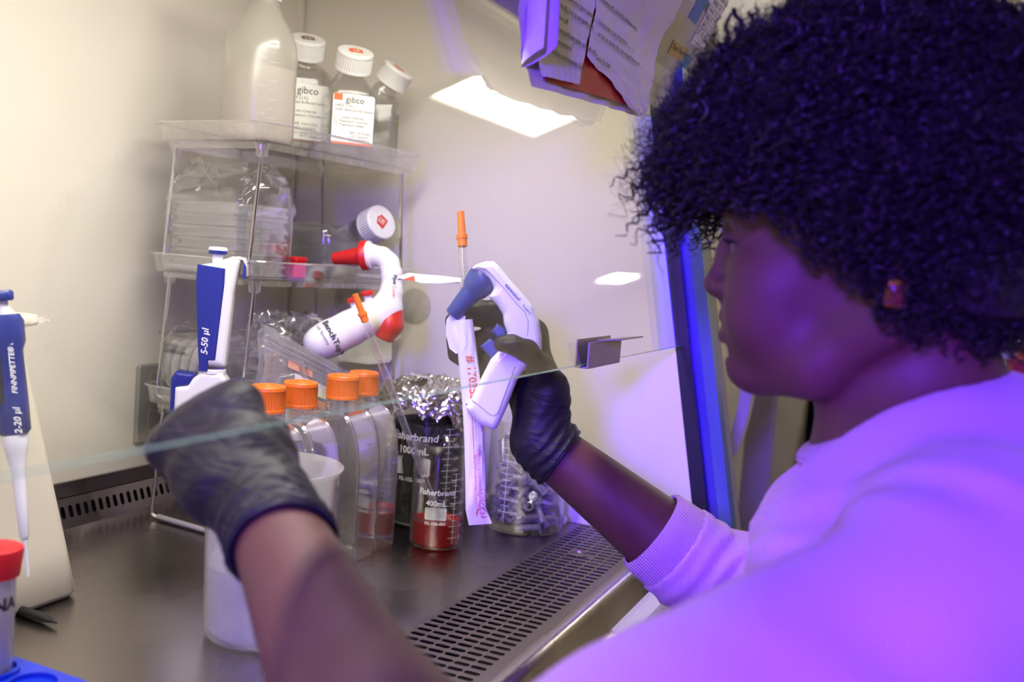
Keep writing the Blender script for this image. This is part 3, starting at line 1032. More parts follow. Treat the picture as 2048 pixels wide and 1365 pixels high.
# ------------------------------------------------------------------ lowest tray: sleeve of dishes, crumpled bag
LZ = 0.1528
dish_M = RM @ T(0.030, 0.135, LZ + 0.043, 0, 0, 0)
dd = None
for i in range(5):
    Mx = RM @ T(0.058, 0.172 - 0.0165 * i, LZ + 0.0435) @ Matrix.Rotation(R(90), 4, 'X')
    lb = 'round clear culture dish on edge in the film sleeve, %s' % ('hindmost of five', 'fourth from the front', 'middle of five', 'second from the front', 'frontmost of five')[i]
    if dd is None:
        t = thing('culture_dish', lb, 'dish', Mx, 'culture dishes on the lowest tray')
        m = MB()
        m.lathe([(0, 0), (0.041, 0), (0.0415, 0.001), (0.0415, 0.013)], 36)
        m.build('dish_base', 'plate_plastic', t)
        m = MB()
        m.lathe([(0.0428, 0.004), (0.0428, 0.0135), (0.042, 0.0145), (0, 0.0145)], 36)
        m.build('lid', 'plate_plastic', t)
        dd = t
    else:
        t = copy_tree(dd)
        t.matrix_world = Mx
        t['label'] = lb
sl = thing('dish_sleeve', 'clear film sleeve around the culture dishes on the lowest tray', 'bag', RM @ T(0, 0, LZ))
film_bag('film', 0.0165, 0.106, 0.083, 0.180, 0.0003, [(0, .8, 1), (0.2, 1.0, 1.0), (0.7, 1.0, 1.0), (0.9, 0.75, 0.9), (1.0, 0.3, 0.7, 0.098)], 'film', sl, 0.0018, 5, lo=0.1)
cb = thing('crumpled_bag', 'crumpled clear bag with strong folds on the lowest tray by the wire leg', 'bag', RM @ T(0, 0, LZ))
film_bag('film', 0.052, 0.150, 0.012, 0.070, 0.0003, [(0, .7, 1), (0.3, 1.0, 1.0), (0.6, .95, 1.0), (0.8, 0.85, 0.8), (1.0, 0.55, 0.6, 0.118)], 'film', cb, 0.0075, 8, nx=60, nz=34)

# ------------------------------------------------------------------ zip bag with printed panels, leaning on the rack behind the flasks
zb = thing('zip_bag', 'large clear zip bag with orange printed panels leaning against the rack', 'bag', (0, 0, 0))
def zp(u, v, lift=0.0):
    """u along the bag's zipped edge, v down from it, both 0..1"""
    A, B = Vector((0.925, 0.706, 0.268)), Vector((1.122, 0.690, 0.188))
    C_, D_ = Vector((0.930, 0.712, 0.012)), Vector((1.110, 0.696, 0.006))
    P = A.lerp(B, u).lerp(C_.lerp(D_, u), v)
    bul = 0.008 * math.sin(math.pi * min(1, max(0, v))) * math.sin(math.pi * u)
    return P + Vector((-0.2, -1, 0)) * (bul + lift) + Vector((0, 1, 0)) * 0.004 * math.sin(9 * u + 4 * v) * v
for nm, lift in (('film_front', 0.0), ('film_back', -0.010)):
    n1, n2 = 40, 30
    V = np.array([[zp(i / (n1 - 1), j / (n2 - 1), lift if 0.02 < j / (n2 - 1) < 0.98 else lift * 0.3) for j in range(n2)] for i in range(n1)])
    V[:, :, 1] += crease(*np.meshgrid(np.linspace(0, 3, n1), np.linspace(0, 3, n2), indexing='ij'), 6, 0.0014, 21)
    tri_mesh(nm, V, n1, n2, 'zip_film', zb, smooth=True)
m = MB()
for v_, r_ in ((0.045, 0.0016), (0.072, 0.0016), (0.10, 0.0010)):
    m.tube([zp(u / 20, v_, 0.002) for u in range(21)], r_, 8)
m.build('zip_strip', 'milky_clear', zb)
m = MB()
def patch(m_, u0, u1, v0, v1, mat, lift=0.0012, n=6):
    vs, fs = [], []
    for i in range(n + 1):
        for v_ in (v0, v1):
            vs.append(zp(u0 + (u1 - u0) * i / n, v_, lift))
    for i in range(n):
        fs.append((2 * i, 2 * i + 2, 2 * i + 3, 2 * i + 1))
    m_.add(vs, fs, mat)
patch(m, 0.20, 0.42, 0.105, 0.145, 1)
patch(m, 0.26, 0.56, 0.160, 0.235, 0)
patch(m, 0.24, 0.62, 0.255, 0.42, 1)
patch(m, 0.84, 0.99, 0.06, 0.26, 1)
tf = lambda x, y: zp(0.40 + x / 0.26, 0.20 - y / 0.25, 0.0024)
tr_ = lambda x, y: tf(x * 0.55 + y * 0.83, -x * 0.83 + y * 0.55)
text(m, 'ricochem Incubator', 0.0115, tr_, 2, off=(0.012, 0.004))
text(m, 'storage &', 0.0105, tr_, 2, off=(0.03, -0.012))
text(m, '05', 0.009, lambda x, y: zp(0.31 + x / 0.26, 0.126 - y / 0.25, 0.0024), 2)
for q in range(4):
    text(m, 'single use only do not', 0.006, tr_, 2, off=(-0.005, 0.028 + 0.007 * q))
m.build('printed_panel', ['label_white', 'pale_orange', 'grey_ink'], zb, smooth=0)

# ================================================================== multichannel pipette hung on the middle tray's rim
HM = Matrix([[0.503, 0, -0.864, 0.921], [-0.864, 0, -0.503, 0.775], [0, 1, 0, 0], [0, 0, 0, 1]])
t = thing('multichannel_pipette', 'blue and white multichannel pipette, 5-50 on its handle, hanging by its hook', 'pipette', HM)
# local coordinates: x right, y up, z towards the viewer
f = Field.uniform((-0.024, 0.208, -0.018), (0.036, 0.348, 0.018), 0.0013)
f.poly([(-0.016, 0.214), (0.015, 0.214), (0.020, 0.30), (0.026, 0.338), (0.018, 0.343), (-0.002, 0.334), (-0.021, 0.330), (-0.020, 0.30)], I4, 0.014, 0.007)
f.build('handle', 'white_gloss', t)
m = MB()
m.prism([(-0.0205, 0.331), (0.0105, 0.328), (0.0105, 0.31), (0.0045, 0.222), (-0.0035, 0.2215), (-0.0035, 0.208), (-0.0135, 0.208), (-0.0145, 0.222), (-0.0215, 0.31)][::-1], 0.011, 0.0162, bevel=0.0015)
g_ = m.build('grip_panel', 'pip_blue', t, smooth=30)
m = MB()
text(m, '5-50 \u00b5l', 0.0105, lambda x, y: Vector((-0.0075 - y, 0.243 + x, 0.0166)), 0, bold=0.02, shear=0.2)
m.build('handle_print', 'white_ink', g_, smooth=0)
m = MB()
m.M = T(-0.001, 0.334, 0) @ Matrix.Rotation(R(-90), 4, 'X')
m.lathe([(0, 0), (0.006, 0), (0.006, 0.010), (0, 0.010)], 20)
pl = m.build('plunger', 'tip_white', t)
m = MB()
m.M = T(-0.001, 0.3435, 0) @ Matrix.Rotation(R(-90), 4, 'X')
m.lathe([(0, 0), (0.0095, 0), (0.0105, 0.001), (0.0105, 0.0045), (0, 0.0045)], 28)
m.build('plunger_ring', 'pip_blue', pl)
m = MB()
m.M = T(-0.001, 0.348, 0) @ Matrix.Rotation(R(-90), 4, 'X')
m.lathe([(0.0107, 0), (0.0108, 0.0022), (0.009, 0.004), (0, 0.0045)], 28)
m.build('plunger_top', 'tip_white', pl)
m = MB()
hook = [(0.016, 0.334), (0.022, 0.3415), (0.029, 0.3405), (0.033, 0.333), (0.0335, 0.322)]
m.loft([[(x + dx, y + dy, z) for z, dx, dy in ((0.007, 0, -.0015), (0.007, 0, .0015), (-0.012, 0, .0015), (-0.012, 0, -.0015))] for x, y in hook])
hk = m.build('hook', 'white_gloss', t, smooth=60)
m = MB()
m.loft([[(0.0328, y, 0.0068), (0.0295, y, 0.0068), (0.0295, y, -0.012), (0.0328, y, -0.012)] for y in (0.318, 0.3355)])
m.build('hook_pad', 'grip_blue', hk)
m = MB()
m.M = T(0, 0.2075, 0) @ Matrix.Rotation(R(-90), 4, 'X')
m.lathe([(0.0135, -0.003), (0.0150, -0.002), (0.0150, 0.002), (0.0135, 0.003)], 30)
m.build('collar', 'white_gloss', t)
# the wide head with blue shoulders
f = Field.uniform((-0.048, 0.10, -0.017), (0.062, 0.212, 0.017), 0.0013)
f.poly([(-0.011, 0.207), (0.012, 0.207), (0.020, 0.196), (0.030, 0.184), (0.0385, 0.176), (0.0385, 0.108), (-0.040, 0.119), (-0.040, 0.188), (-0.026, 0.190), (-0.020, 0.199)], I4, 0.014, 0.005)
hd = f.build('head', 'white_gloss', t)
f = Field.uniform((-0.052, 0.10, -0.017), (0.064, 0.212, 0.017), 0.0013)
f.poly([(0.014, 0.196), (0.024, 0.1995), (0.038, 0.194), (0.053, 0.182), (0.053, 0.118), (0.036, 0.114), (0.0365, 0.176), (0.020, 0.180)], I4, 0.0125, 0.005)
f.poly([(-0.040, 0.206), (-0.018, 0.204), (-0.022, 0.190), (-0.037, 0.187), (-0.0385, 0.126), (-0.045, 0.127), (-0.045, 0.198)], I4, 0.0125, 0.004)
f.build('head_shoulder', 'pip_blue', t)
m = MB()
m.add([(-0.041, 0.119, 0.0125), (0.040, 0.104, 0.0125), (0.040, 0.108, 0.0155), (-0.041, 0.123, 0.0155), (-0.041, 0.119, -0.0125), (0.040, 0.104, -0.0125), (0.040, 0.108, -0.0155), (-0.041, 0.123, -0.0155)],
      [(0, 1, 2, 3), (4, 7, 6, 5), (0, 4, 5, 1), (3, 2, 6, 7), (0, 3, 7, 4), (1, 5, 6, 2)])
m.build('head_rim', 'white_gloss', hd)
for i in range(8):
    m = MB()
    x = -0.030 + 0.009 * i
    yt = 0.117 - (x + 0.041) * 0.185
    m.M = T(x, yt, 0) @ Matrix.Rotation(R(90), 4, 'X')
    m.lathe([(0, -0.002), (0.0034, -0.002), (0.0030, 0.010), (0.0022, 0.018), (0, 0.018)], 14)
    m.build('tip_cone', 'tip_white', t)

# ------------------------------------------------------------------ pipette stand at the left with two single pipettes
st = thing('pipette_stand', 'tall off-white wedge-shaped pipette stand at the left of the work surface', 'stand', (0.646, 0.829, 0))
def wedge(g, z, k_):
    # footprint narrows upwards
    w_ = 0.150 * (1 - k_) + 0.042 * k_
    d_ = 0.150 * (1 - k_) + 0.046 * k_
    return [(x, y, z) for x, y in rrect(w_ + g, d_ + g, 0.016, 6, 0.0 + 0.004 * k_, -0.0 + 0.030 * (1 - k_) * 0 - 0.016 * k_)]
m = MB()
m.loft([wedge(-0.006, 0.002, 0), wedge(0, 0.006, 0.012)] + [wedge(0, 0.006 + 0.272 * q / 6, q / 6) for q in range(1, 7)] + [wedge(-0.010, 0.286, 1.0), wedge(-0.028, 0.290, 1.0)])
sb = m.build('stand_body', 'off_white', st, smooth=50)
m = MB()
m.loft([wedge(-0.008, 0, 0), wedge(-0.008, 0.0022, 0)])
m.build('foot', 'pen_black', st)
m = MB()
m.loft([[(0.0752 - 0.0535 * q / 8 + 0.0008, yy - 0.016 * q / 8, 0.006 + 0.272 * q / 8) for yy in (-0.0285 + 0.016 * q / 8, -0.0272 + 0.016 * q / 8)] for q in range(9)], cap0=False, cap1=False, close=False)
m.build('seam', 'grey_ink', sb, smooth=0)
# a disc-shaped ring that carries the pipettes
m = MB()
m.M = T(0.004, -0.016, 0.268)
m.lathe([(0.018, 0), (0.043, 0), (0.044, 0.002), (0.044, 0.006), (0.043, 0.008), (0.018, 0.008)], 40)
m.build('carrier_ring', 'off_white', st)

def single_pipette(M, label, vol, top, long=True):
    """upright single pipette; local z up, front at -y, origin at the tip"""
    p_ = thing('single_pipette', label, 'pipette', M, 'single pipettes on the stand')
    m = MB()
    m.lathe([(0, 0), (0.0014, 0), (0.0024, 0.032), (0.0032, 0.036)], 18)
    m.build('tip', 'tip_white', p_)
    m = MB()
    m.lathe([(0.0031, 0.034), (0.0042, 0.037), (0.0052, 0.070), (0.0060, 0.095), (0.0092, 0.112), (0.0112, 0.120), (0.0112, 0.127), (0, 0.127)], 24)
    m.build('shaft', 'tip_white', p_)
    m = MB()
    rings = []
    for z, w_, d_, yo in ((0.127, 0.021, 0.020, 0), (0.130, 0.026, 0.024, 0), (0.160, 0.026, 0.024, 0), (0.200, 0.0245, 0.024, 0), (0.208, 0.029, 0.030, 0.002), (0.226, 0.029, 0.030, 0.002), (0.232, 0.024, 0.026, 0.001)):
        rings.append([(x, y + yo, z) for x, y in rrect(w_, d_, 0.008, 4)])
    m.loft(rings)
    bd = m.build('body', 'pip_blue', p_, smooth=50)
    m = MB()
    m.prism(rrect(0.010, 0.044, 0.002, 3), 0, 0.0015)
    m.v = [(x - 0.0085, -0.0122 - z, 0.178 + y) for x, y, z in m.v]
    m.build('volume_window', 'dark_screen', bd)
    m = MB()
    fn = lambda x, y: Vector((0.0055 - y, -0.0128, 0.140 + x))
    text(m, vol, 0.0080, fn, 0, bold=0.02, shear=0.2)
    text(m, 'FINNPIPETTE\u00ae II', 0.0062, fn, 0, bold=0.02, shear=0.2, off=(0.046, 0))
    m.build('body_print', 'white_ink', bd, smooth=0)
    m = MB()
    m.M = T(0, 0, 0.232)
    m.lathe([(0.0045, 0), (0.0045, 0.012), (0, 0.012)], 18)
    pg = m.build('plunger', 'tip_white', p_)
    m = MB()
    m.M = T(0, 0, 0.244)
    m.lathe([(0, 0), (0.0085, 0), (0.0095, 0.002), (0.0095, 0.007), (0.008, 0.009), (0, 0.009)], 26)
    m.build('button', top, pg)
    m = MB()
    m.loft([[(x, y, z) for x, y in ((-0.008, 0.013), (0.008, 0.013), (0.008, 0.013 + dy), (-0.008, 0.013 + dy))] for z, dy in ((0.208, 0.004), (0.216, 0.022), (0.222, 0.022), (0.228, 0.006))])
    m.build('finger_hook', 'pip_blue', p_)
    return p_
single_pipette(frame((0.6235, 0.7175, 0.052), (-0.045, 0.125, 1), (0.66, -0.75, 0)), 'blue single pipette with white tip marked 2-20, on the stand', '2-20 \u00b5l', 'pip_blue')
single_pipette(frame((0.556, 0.800, 0.060), (0.02, 0.05, 1), (0.66, -0.75, 0)), 'blue single pipette with an orange top button behind the 2-20 one', '20-200 \u00b5l', 'label_orange')

# ------------------------------------------------------------------ red-capped tube in a blue rack, pen
br = thing('tube_rack', 'bright blue plastic tube rack at the near left corner', 'rack', T(0.478, 0.622, 0, R(-2)))
m = MB()
for z0_, z1_ in ((0.0, 0.004), (0.026, 0.030)):
    outer = [(x, y) for x, y in rrect(0.115, 0.150, 0.006, 4)]
    m.loft([[(x, y, z) for x, y in outer] for z in (z0_, z1_)])
m.build('shelf', 'rack_blue', br)
for xx in (-0.052, 0.052):
    m = MB()
    m.box(xx - 0.003, xx + 0.003, -0.070, 0.070, 0.004, 0.026)
    m.build('end_wall', 'rack_blue', br)
for xx, yy in ((0.029, -0.005), (0.029, -0.048)):
    m = MB()
    m.M = T(xx, yy, 0.030)
    m.lathe([(0.0165, 0), (0.0185, 0), (0.0185, 0.004), (0.0165, 0.004), (0.0165, 0)], 36)
    m.build('hole_rim', 'rack_blue', br)
tb = thing('conical_tube', 'red-capped tube with black handwriting standing in the blue rack', 'tube', (0.507, 0.6170, 0.0305))
m = MB()
m.lathe([(0, 0.0), (0.0135, 0.0), (0.0142, 0.004), (0.0142, 0.076)], 32)
m.lathe([(0, 0.0015), (0.0127, 0.0015), (0.0131, 0.004), (0.0131, 0.076)], 32)
m.build('tube_body', 'tube_plastic', tb)
m = MB()
m.lathe([(0, 0.002), (0.0126, 0.002), (0.013, 0.046), (0, 0.046)], 32)
m.build('liquid', 'milk_water', tb)
m = MB()
m.M = T(0, 0, 0.073)
m.lathe([(0, 0), (0.0168, 0), (0.0172, 0.004), (0.0190, 0.0185), (0.0186, 0.021), (0.016, 0.0225), (0, 0.0228)], 40)
m.build('cap', 'tube_red', tb)
m = MB()
text(m, 'DNA', 0.013, cyl(0.0145, 0.054, R(244)), 0, bold=0.04)
m.build('handwriting', 'black_ink', tb, smooth=0)
pn = thing('pen', 'black pen with a cyan band lying beside the pipette stand', 'pen', frame((0.648, 0.712, 0.0045), (0.05, 1, 0.004), (0, 0, 1)))
m = MB()
m.lathe([(0, -0.006), (0.0010, -0.005), (0.0035, 0.010), (0.0044, 0.016), (0.0044, 0.11), (0, 0.11)], 18)
m.build('barrel', 'pen_black', pn)
m = MB()
m.lathe([(0.0047, 0.050), (0.0049, 0.051), (0.0049, 0.060), (0.0047, 0.061)], 18)
m.build('band', 'cyan', pn)

# ================================================================== culture flasks with orange caps
def flask_outline(w, s, n=10):
    """half-arch outline in (y, z): straight sides, rounded shoulders up to the neck"""
    pts = [(-w / 2, 0.0), (w / 2, 0.0), (w / 2, 0.098 * s)]
    for k_ in range(1, n):
        a = R(90) * k_ / n
        pts.append((0.016 + (w / 2 - 0.016) * math.cos(a) ** 0.9, (0.098 + 0.072 * math.sin(a) ** 1.05) * s))
    pts += [(0.016, 0.172 * s), (-0.016, 0.172 * s)]
    for k_ in range(n - 1, 0, -1):
        a = R(90) * k_ / n
        pts.append((-0.016 - (w / 2 - 0.016) * math.cos(a) ** 0.9, (0.098 + 0.072 * math.sin(a) ** 1.05) * s))
    pts.append((-w / 2, 0.098 * s))
    return pts
f0 = None
for i, (x, y, lb) in enumerate(((0.845, 0.638, 'nearest the gloved fist'), (0.900, 0.636, 'second, behind the one by the fist'), (0.989, 0.640, 'tallest, third in the row'), (1.040, 0.643, 'last of the row, next to the foil lid'))):
    lab_ = 'clear arch-shouldered flask with orange screw cap, ' + lb
    if f0 is None:
        t = thing('culture_flask', lab_, 'flask', (x, y, 0.0), 'orange capped flasks')
        m = MB()
        wt, th = 0.088, 0.046
        O = flask_outline(wt, 1.0)
        def fr(d, x_):
            return [(x_, a, b_) for a, b_ in inset(O, d)]
        m.loft([fr(0.004, -th / 2), fr(0.0012, -th / 2 + 0.0008), fr(0, -th / 2 + 0.003), fr(0, th / 2 - 0.003), fr(0.0012, th / 2 - 0.0008), fr(0.004, th / 2)])
        m.loft([fr(0.0052, -th / 2 + 0.002), fr(0.0022, -th / 2 + 0.004), fr(0.0022, th / 2 - 0.004), fr(0.0052, th / 2 - 0.002)])
        m.build('flask_body', 'flask_plastic', t, smooth=28)
        m = MB()
        for xx in (-th / 2 + 0.0005, th / 2 - 0.0005):
            m.tube([(xx, a, b_) for a, b_ in inset(O, 0.002)] + [(xx, *inset(O, 0.002)[0])], 0.0011, 6)
        m.build('edge_highlight', 'edge_glint', t)  # tubes along the outline imitate the flask's bright edge highlights
        m = MB()
        m.M = T(0, 0, 0.168)
        m.lathe([(0.0150, 0), (0.0150, 0.030), (0.0135, 0.030), (0.0135, 0)], 30)
        for q in range(3):
            m.lathe([(0.0152, 0.006 + 0.004 * q), (0.0164, 0.007 + 0.004 * q), (0.0152, 0.008 + 0.004 * q)], 30)
        m.build('neck', 'flask_plastic', t)
        m = MB()
        m.M = T(0, 0, 0.1855)
        cap_ribbed(m, 0.0188, 0.0275, 48)
        cp = m.build('cap', 'orange_plastic', t, smooth=30)
        m = MB()
        m.M = T(0, 0, 0.2132)
        m.lathe([(0.0085, 0), (0.0095, 0.0006), (0.0125, 0.0006), (0.0132, 0)], 32)
        m.lathe([(0, 0.0007), (0.004, 0.0007), (0.0046, 0)], 24)
        m.build('cap_ring', 'orange_plastic', cp)
        f0 = t
    else:
        t = copy_tree(f0)
        t.matrix_world = Matrix.Translation((x, y, 0))
        t['label'] = lab_

# ================================================================== beakers
def beaker(name, label, x, y, r, h, ang, mat='glass', spout=0.004, at_z=0.0):
    b = thing(name, label, 'beaker', (x, y, at_z))
    m = MB()
    th = 0.0016
    n = 56
    def ring(rr, z, sp=0.0):
        out = []
        for j in range(n):
            a = 2 * math.pi * j / n
            d = (a - ang + math.pi) % (2 * math.pi) - math.pi
            k_ = math.exp(-(d / 0.28) ** 2) * sp
            out.append(((rr + k_) * math.cos(a), (rr + k_) * math.sin(a), z - k_ * 0.25))
        return out
    m.loft([ring(0.001, 0.0), ring(r - 0.006, 0.0), ring(r - 0.0018, 0.0018), ring(r, 0.007), ring(r, h - 0.012), ring(r + 0.0008, h - 0.006, spout * 0.5), ring(r + 0.0035, h - 0.001, spout), ring(r + 0.0042, h + 0.0006, spout),
            ring(r + 0.0030, h + 0.0012, spout), ring(r - 0.0004, h - 0.005, spout * 0.4), ring(r - th, h - 0.013), ring(r - th, 0.007), ring(r - 0.006, 0.0026), ring(0.001, 0.0026)])
    m.build('glass_wall', mat, b, smooth=60)
    return b
def scale_print(b, r, ang, z0_, dz_, names, big=0.0105, small=0.006, num=0.0055, right=True):
    m = MB()
    fn = cyl(r + 0.0003, 0, ang)
    quad(m, fn, -0.0003, 0.0003, z0_ - dz_ * 0.5, z0_ + dz_ * (len(names) - 0.5), 0, 1)
    for i, s in enumerate(names):
        z = z0_ + i * dz_
        quad(m, fn, -big * 0.65, big * 0.65, z, z + 0.0006, 0, 3)
        quad(m, fn, -small * 0.6, small * 0.6, z + dz_ / 2, z + dz_ / 2 + 0.0005, 0, 2)
        text(m, s, num, fn, 0, off=(big * 0.65 + 0.005, z))
    return m.build('graduations', 'white_ink', b, smooth=0)
# 400 mL beaker with red medium
bk = beaker('glass_beaker', 'small glass beaker with red liquid, 400mL printed in white', 1.092, 0.556, 0.0335, 0.130, R(150))
m = MB()
fn = cyl(0.0338, 0, R(203))
text(m, 'Fisher', 0.0100, fn, 0, bold=0.028, align='RIGHT', off=(0.0005, 0.0735), shear=0.12)
text(m, 'brand', 0.0100, fn, 0, align='LEFT', off=(0.0005, 0.0735), shear=0.12)
text(m, '400mL', 0.0093, fn, 0, bold=0.02, off=(0.0, 0.0600))
vs = [fn(x, y) for x, y in rrect(0.027, 0.0155, 0.002, 3, 0, 0.0472)]
m.add(vs, [tuple(range(16))])
text(m, 'FB-102-400', 0.0056, fn, 0, bold=0.02, off=(0.0, 0.0350))
m.build('printed_mark', 'white_ink', bk, smooth=0)
scale_print(bk, 0.0335, R(243), 0.0170, 0.0145, ('50', '100', '150', '200', '250', '300'))
m = MB()
m.lathe([(0, 0.003), (0.026, 0.003), (0.0312, 0.007), (0.0317, 0.010), (0.0317, 0.0330), (0.0300, 0.0322), (0, 0.0322)], 48)
m.build('red_liquid', 'red_liquid', bk)
# 1000 mL beaker with dark contents under a crumpled foil lid
bb = beaker('glass_beaker', 'large glass beaker with dark contents under a crumpled foil lid', 1.190, 0.626, 0.052, 0.180, R(60))
m = MB()
fn = cyl(0.0523, 0, R(184))
text(m, 'Fisher', 0.0145, fn, 0, bold=0.028, align='RIGHT', off=(0.0, 0.121), shear=0.12)
text(m, 'brand', 0.0145, fn, 0, align='LEFT', off=(0.0, 0.121), shear=0.12)
text(m, '1000mL', 0.0135, fn, 0, bold=0.02, off=(0, 0.103))
m.add([fn(x, y) for x, y in rrect(0.050, 0.024, 0.003, 3, 0, 0.082)], [tuple(range(16))])
text(m, 'FB-102-1000', 0.0075, fn, 0, bold=0.02, off=(0, 0.064))
m.build('printed_mark', 'white_ink', bb, smooth=0)
scale_print(bb, 0.052, R(238), 0.03, 0.016, ('200', '300', '400', '500', '600', '700', '800'), 0.014, 0.009, 0.006)
V = []
n1, n2 = 60, 30
for i in range(n1):
    a = 2 * math.pi * i / n1
    for j in range(n2):
        q = j / (n2 - 1)
        if q < 0.75:
            V.append((0.0495 * math.cos(a), 0.0495 * math.sin(a), 0.004 + 0.134 * q / 0.75))
        else:
            r_ = 0.0495 * (1 - (q - 0.75) / 0.25)
            V.append((r_ * math.cos(a), r_ * math.sin(a), 0.138 + 0.012 * math.sin(3 * a) * (1 - (q - 0.75) / 0.25) * (q - 0.75) * 4))
tri_mesh('dark_contents', np.array(V).reshape(n1, n2, 3), n1, n2, 'dark_content', bb, wrap=True, smooth=True)
fo = thing('foil_lid', 'crumpled shiny foil lid over the big beaker', 'foil', (1.190, 0.626, 0.0))
n1, n2 = 150, 64
V = np.zeros((n1, n2, 3))
A = np.linspace(0, 2 * math.pi, n1, endpoint=False)
g = np.random.default_rng(5)
ph = g.uniform(0, 6.28, 12)
skirt = 0.036 + 0.010 * np.sin(3 * A + 1.0) + 0.007 * np.sin(7 * A + 2) + 0.004 * np.sin(17 * A)
for i, a in enumerate(A):
    for j in range(n2):
        q = j / (n2 - 1)
        if q < 0.42:
            rr = 0.0565 * q / 0.42
            z = 0.1845 + 0.010 * (1 - (q / 0.42) ** 2)
        else:
            u = (q - 0.42) / 0.58
            rr = 0.0585 + 0.006 * math.sin(u * 3) + 0.003 * math.sin(9 * a + 3 * u)
            z = 0.184 - skirt[i] * u
        V[i, j] = (rr * math.cos(a), rr * math.sin(a), z)
uu, vv = np.meshgrid(A * 1.0, np.linspace(0, 1, n2), indexing='ij')
cu_, cv_ = np.cos(A)[:, None] * (0.2 + vv), np.sin(A)[:, None] * (0.2 + vv)
rad = crease(cu_ * 2.2, cv_ * 2.2, 12, 0.0026, 31, (1.2, 4.5)) + g.normal(0, 0.0007, (n1, n2))
up_ = crease(cu_ * 2.4, cv_ * 2.4, 12, 0.0024, 33, (1.2, 4.5)) + g.normal(0, 0.0006, (n1, n2))
edge = np.clip((vv - 0.3) / 0.2, 0, 1)
V[:, :, 0] += np.cos(A)[:, None] * (np.abs(rad) * edge)
V[:, :, 1] += np.sin(A)[:, None] * (np.abs(rad) * edge)
V[:, :, 2] += np.where(edge < 1, np.abs(up_), up_ * 0.6)
tri_mesh('foil_sheet', V, n1, n2, 'foil', fo, wrap=True, smooth=False)
m = MB()
m.M = T(-0.030, 0.004, 0.2005) @ Matrix.Rotation(R(-62), 4, 'Z') @ Matrix.Rotation(R(8), 4, 'Y')
m.box(-0.013, 0.013, -0.009, 0.009, 0, 0.0006, 0)
for q in range(3):
    m.box(-0.012, 0.012, -0.006 + 0.005 * q, -0.0045 + 0.005 * q, 0.0006, 0.0008, 1)
m.build('striped_tape', ['label_white', 'black_ink'], fo, smooth=0)
# wide beaker full of little tubes
tbk = beaker('glass_beaker', 'wide glass beaker filled with clear microtubes under the forearm', 1.243, 0.500, 0.054, 0.150, R(330))
scale_print(tbk, 0.054, R(172), 0.03, 0.017, ('200', '300', '400', '500', '600', '700'), 0.014, 0.009, 0.0065)
def microtube():
    t = thing('microtube', 'clear microtube with hinged lid heaped in the wide beaker', 'tube', I4, 'microtubes in the wide beaker')
    m = MB()
    m.lathe([(0, 0), (0.0016, 0.0006), (0.0022, 0.003), (0.0046, 0.018), (0.0048, 0.034), (0.0062, 0.0345), (0.0062, 0.0360), (0.0044, 0.0362), (0.0042, 0.019), (0.0014, 0.003)], 12)
    m.build('tube_body', 'tube_plastic', t)
    m = MB()
    m.M = T(0, 0.0145, 0.0355)
    m.lathe([(0, 0), (0.0062, 0), (0.0064, 0.0018), (0.0045, 0.0020), (0.0042, 0.006), (0.0030, 0.006), (0.003, 0.003), (0, 0.003)], 12)
    m.box(-0.002, 0.002, -0.0095, -0.005, 0.0004, 0.0012)
    m.build('hinged_lid', 'tube_plastic', t)
    return t
mt = None
g = np.random.default_rng(12)
slots = []
for layer, (z, cnt) in enumerate(((0.010, 17), (0.020, 17), (0.031, 16), (0.043, 15), (0.056, 13), (0.069, 11), (0.083, 8), (0.096, 4))):
    for q in range(cnt):
        rr = 0.040 * math.sqrt((q + 0.5) / cnt)
        aa = 2.399 * q + layer
        slots.append((rr * math.cos(aa), rr * math.sin(aa), z + g.uniform(-0.003, 0.003)))
for sx_, sy_, sz_ in slots:
    t = microtube() if mt is None else copy_tree(mt)
    if mt is None: mt = t
    d = Vector((g.normal(), g.normal(), g.normal() * 0.55)).normalized()
    c_ = Vector((sx_, sy_, sz_))
    h2 = Vector((c_.x, c_.y, 0))
    # keep both ends inside the glass
    for it in range(8):
        e1, e2 = c_ - d * 0.018, c_ + d * 0.020
        if max(Vector((e1.x, e1.y)).length, Vector((e2.x, e2.y)).length) < 0.047 and min(e1.z, e2.z) > 0.007:
            break
        c_ = Vector((c_.x * 0.85, c_.y * 0.85, max(c_.z, 0.010 + abs(d.z) * 0.02)))
        if it > 3:
            d = Vector((-c_.y + 0.01 * g.normal(), c_.x + 0.01 * g.normal(), 0.012 * g.normal())).normalized()
    t.matrix_world = T(1.243, 0.500, 0) @ frame(c_ - d * 0.018, d, (g.normal(), g.normal(), g.normal()))
# white plastic beaker in front
pb = thing('plastic_beaker', 'translucent white plastic beaker of water below the gloved fist', 'beaker', (0.742, 0.550, 0))
m = MB()
m.lathe([(0, 0), (0.048, 0), (0.0525, 0.003), (0.0545, 0.010), (0.0590, 0.150), (0.0640, 0.156), (0.0648, 0.158), (0.0636, 0.1592), (0.0578, 0.153), (0.0530, 0.012), (0.048, 0.004), (0, 0.004)], 64)
m.build('beaker_wall', 'milky_clear', pb, smooth=60)
m = MB()
m.lathe([(0, 0.0045), (0.047, 0.0045), (0.0525, 0.012), (0.0548, 0.070), (0, 0.070)], 56)
m.build('liquid', 'bench_water', pb)
m = MB()
m.M = T(-0.020, -0.018, 0.070) @ Matrix.Rotation(R(35), 4, 'Z') @ Matrix.Rotation(R(72), 4, 'X')
m.prism(rrect(0.050, 0.062, 0.006, 4), 0, 0.001)
m.build('floating_card', 'milky_clear', pb)

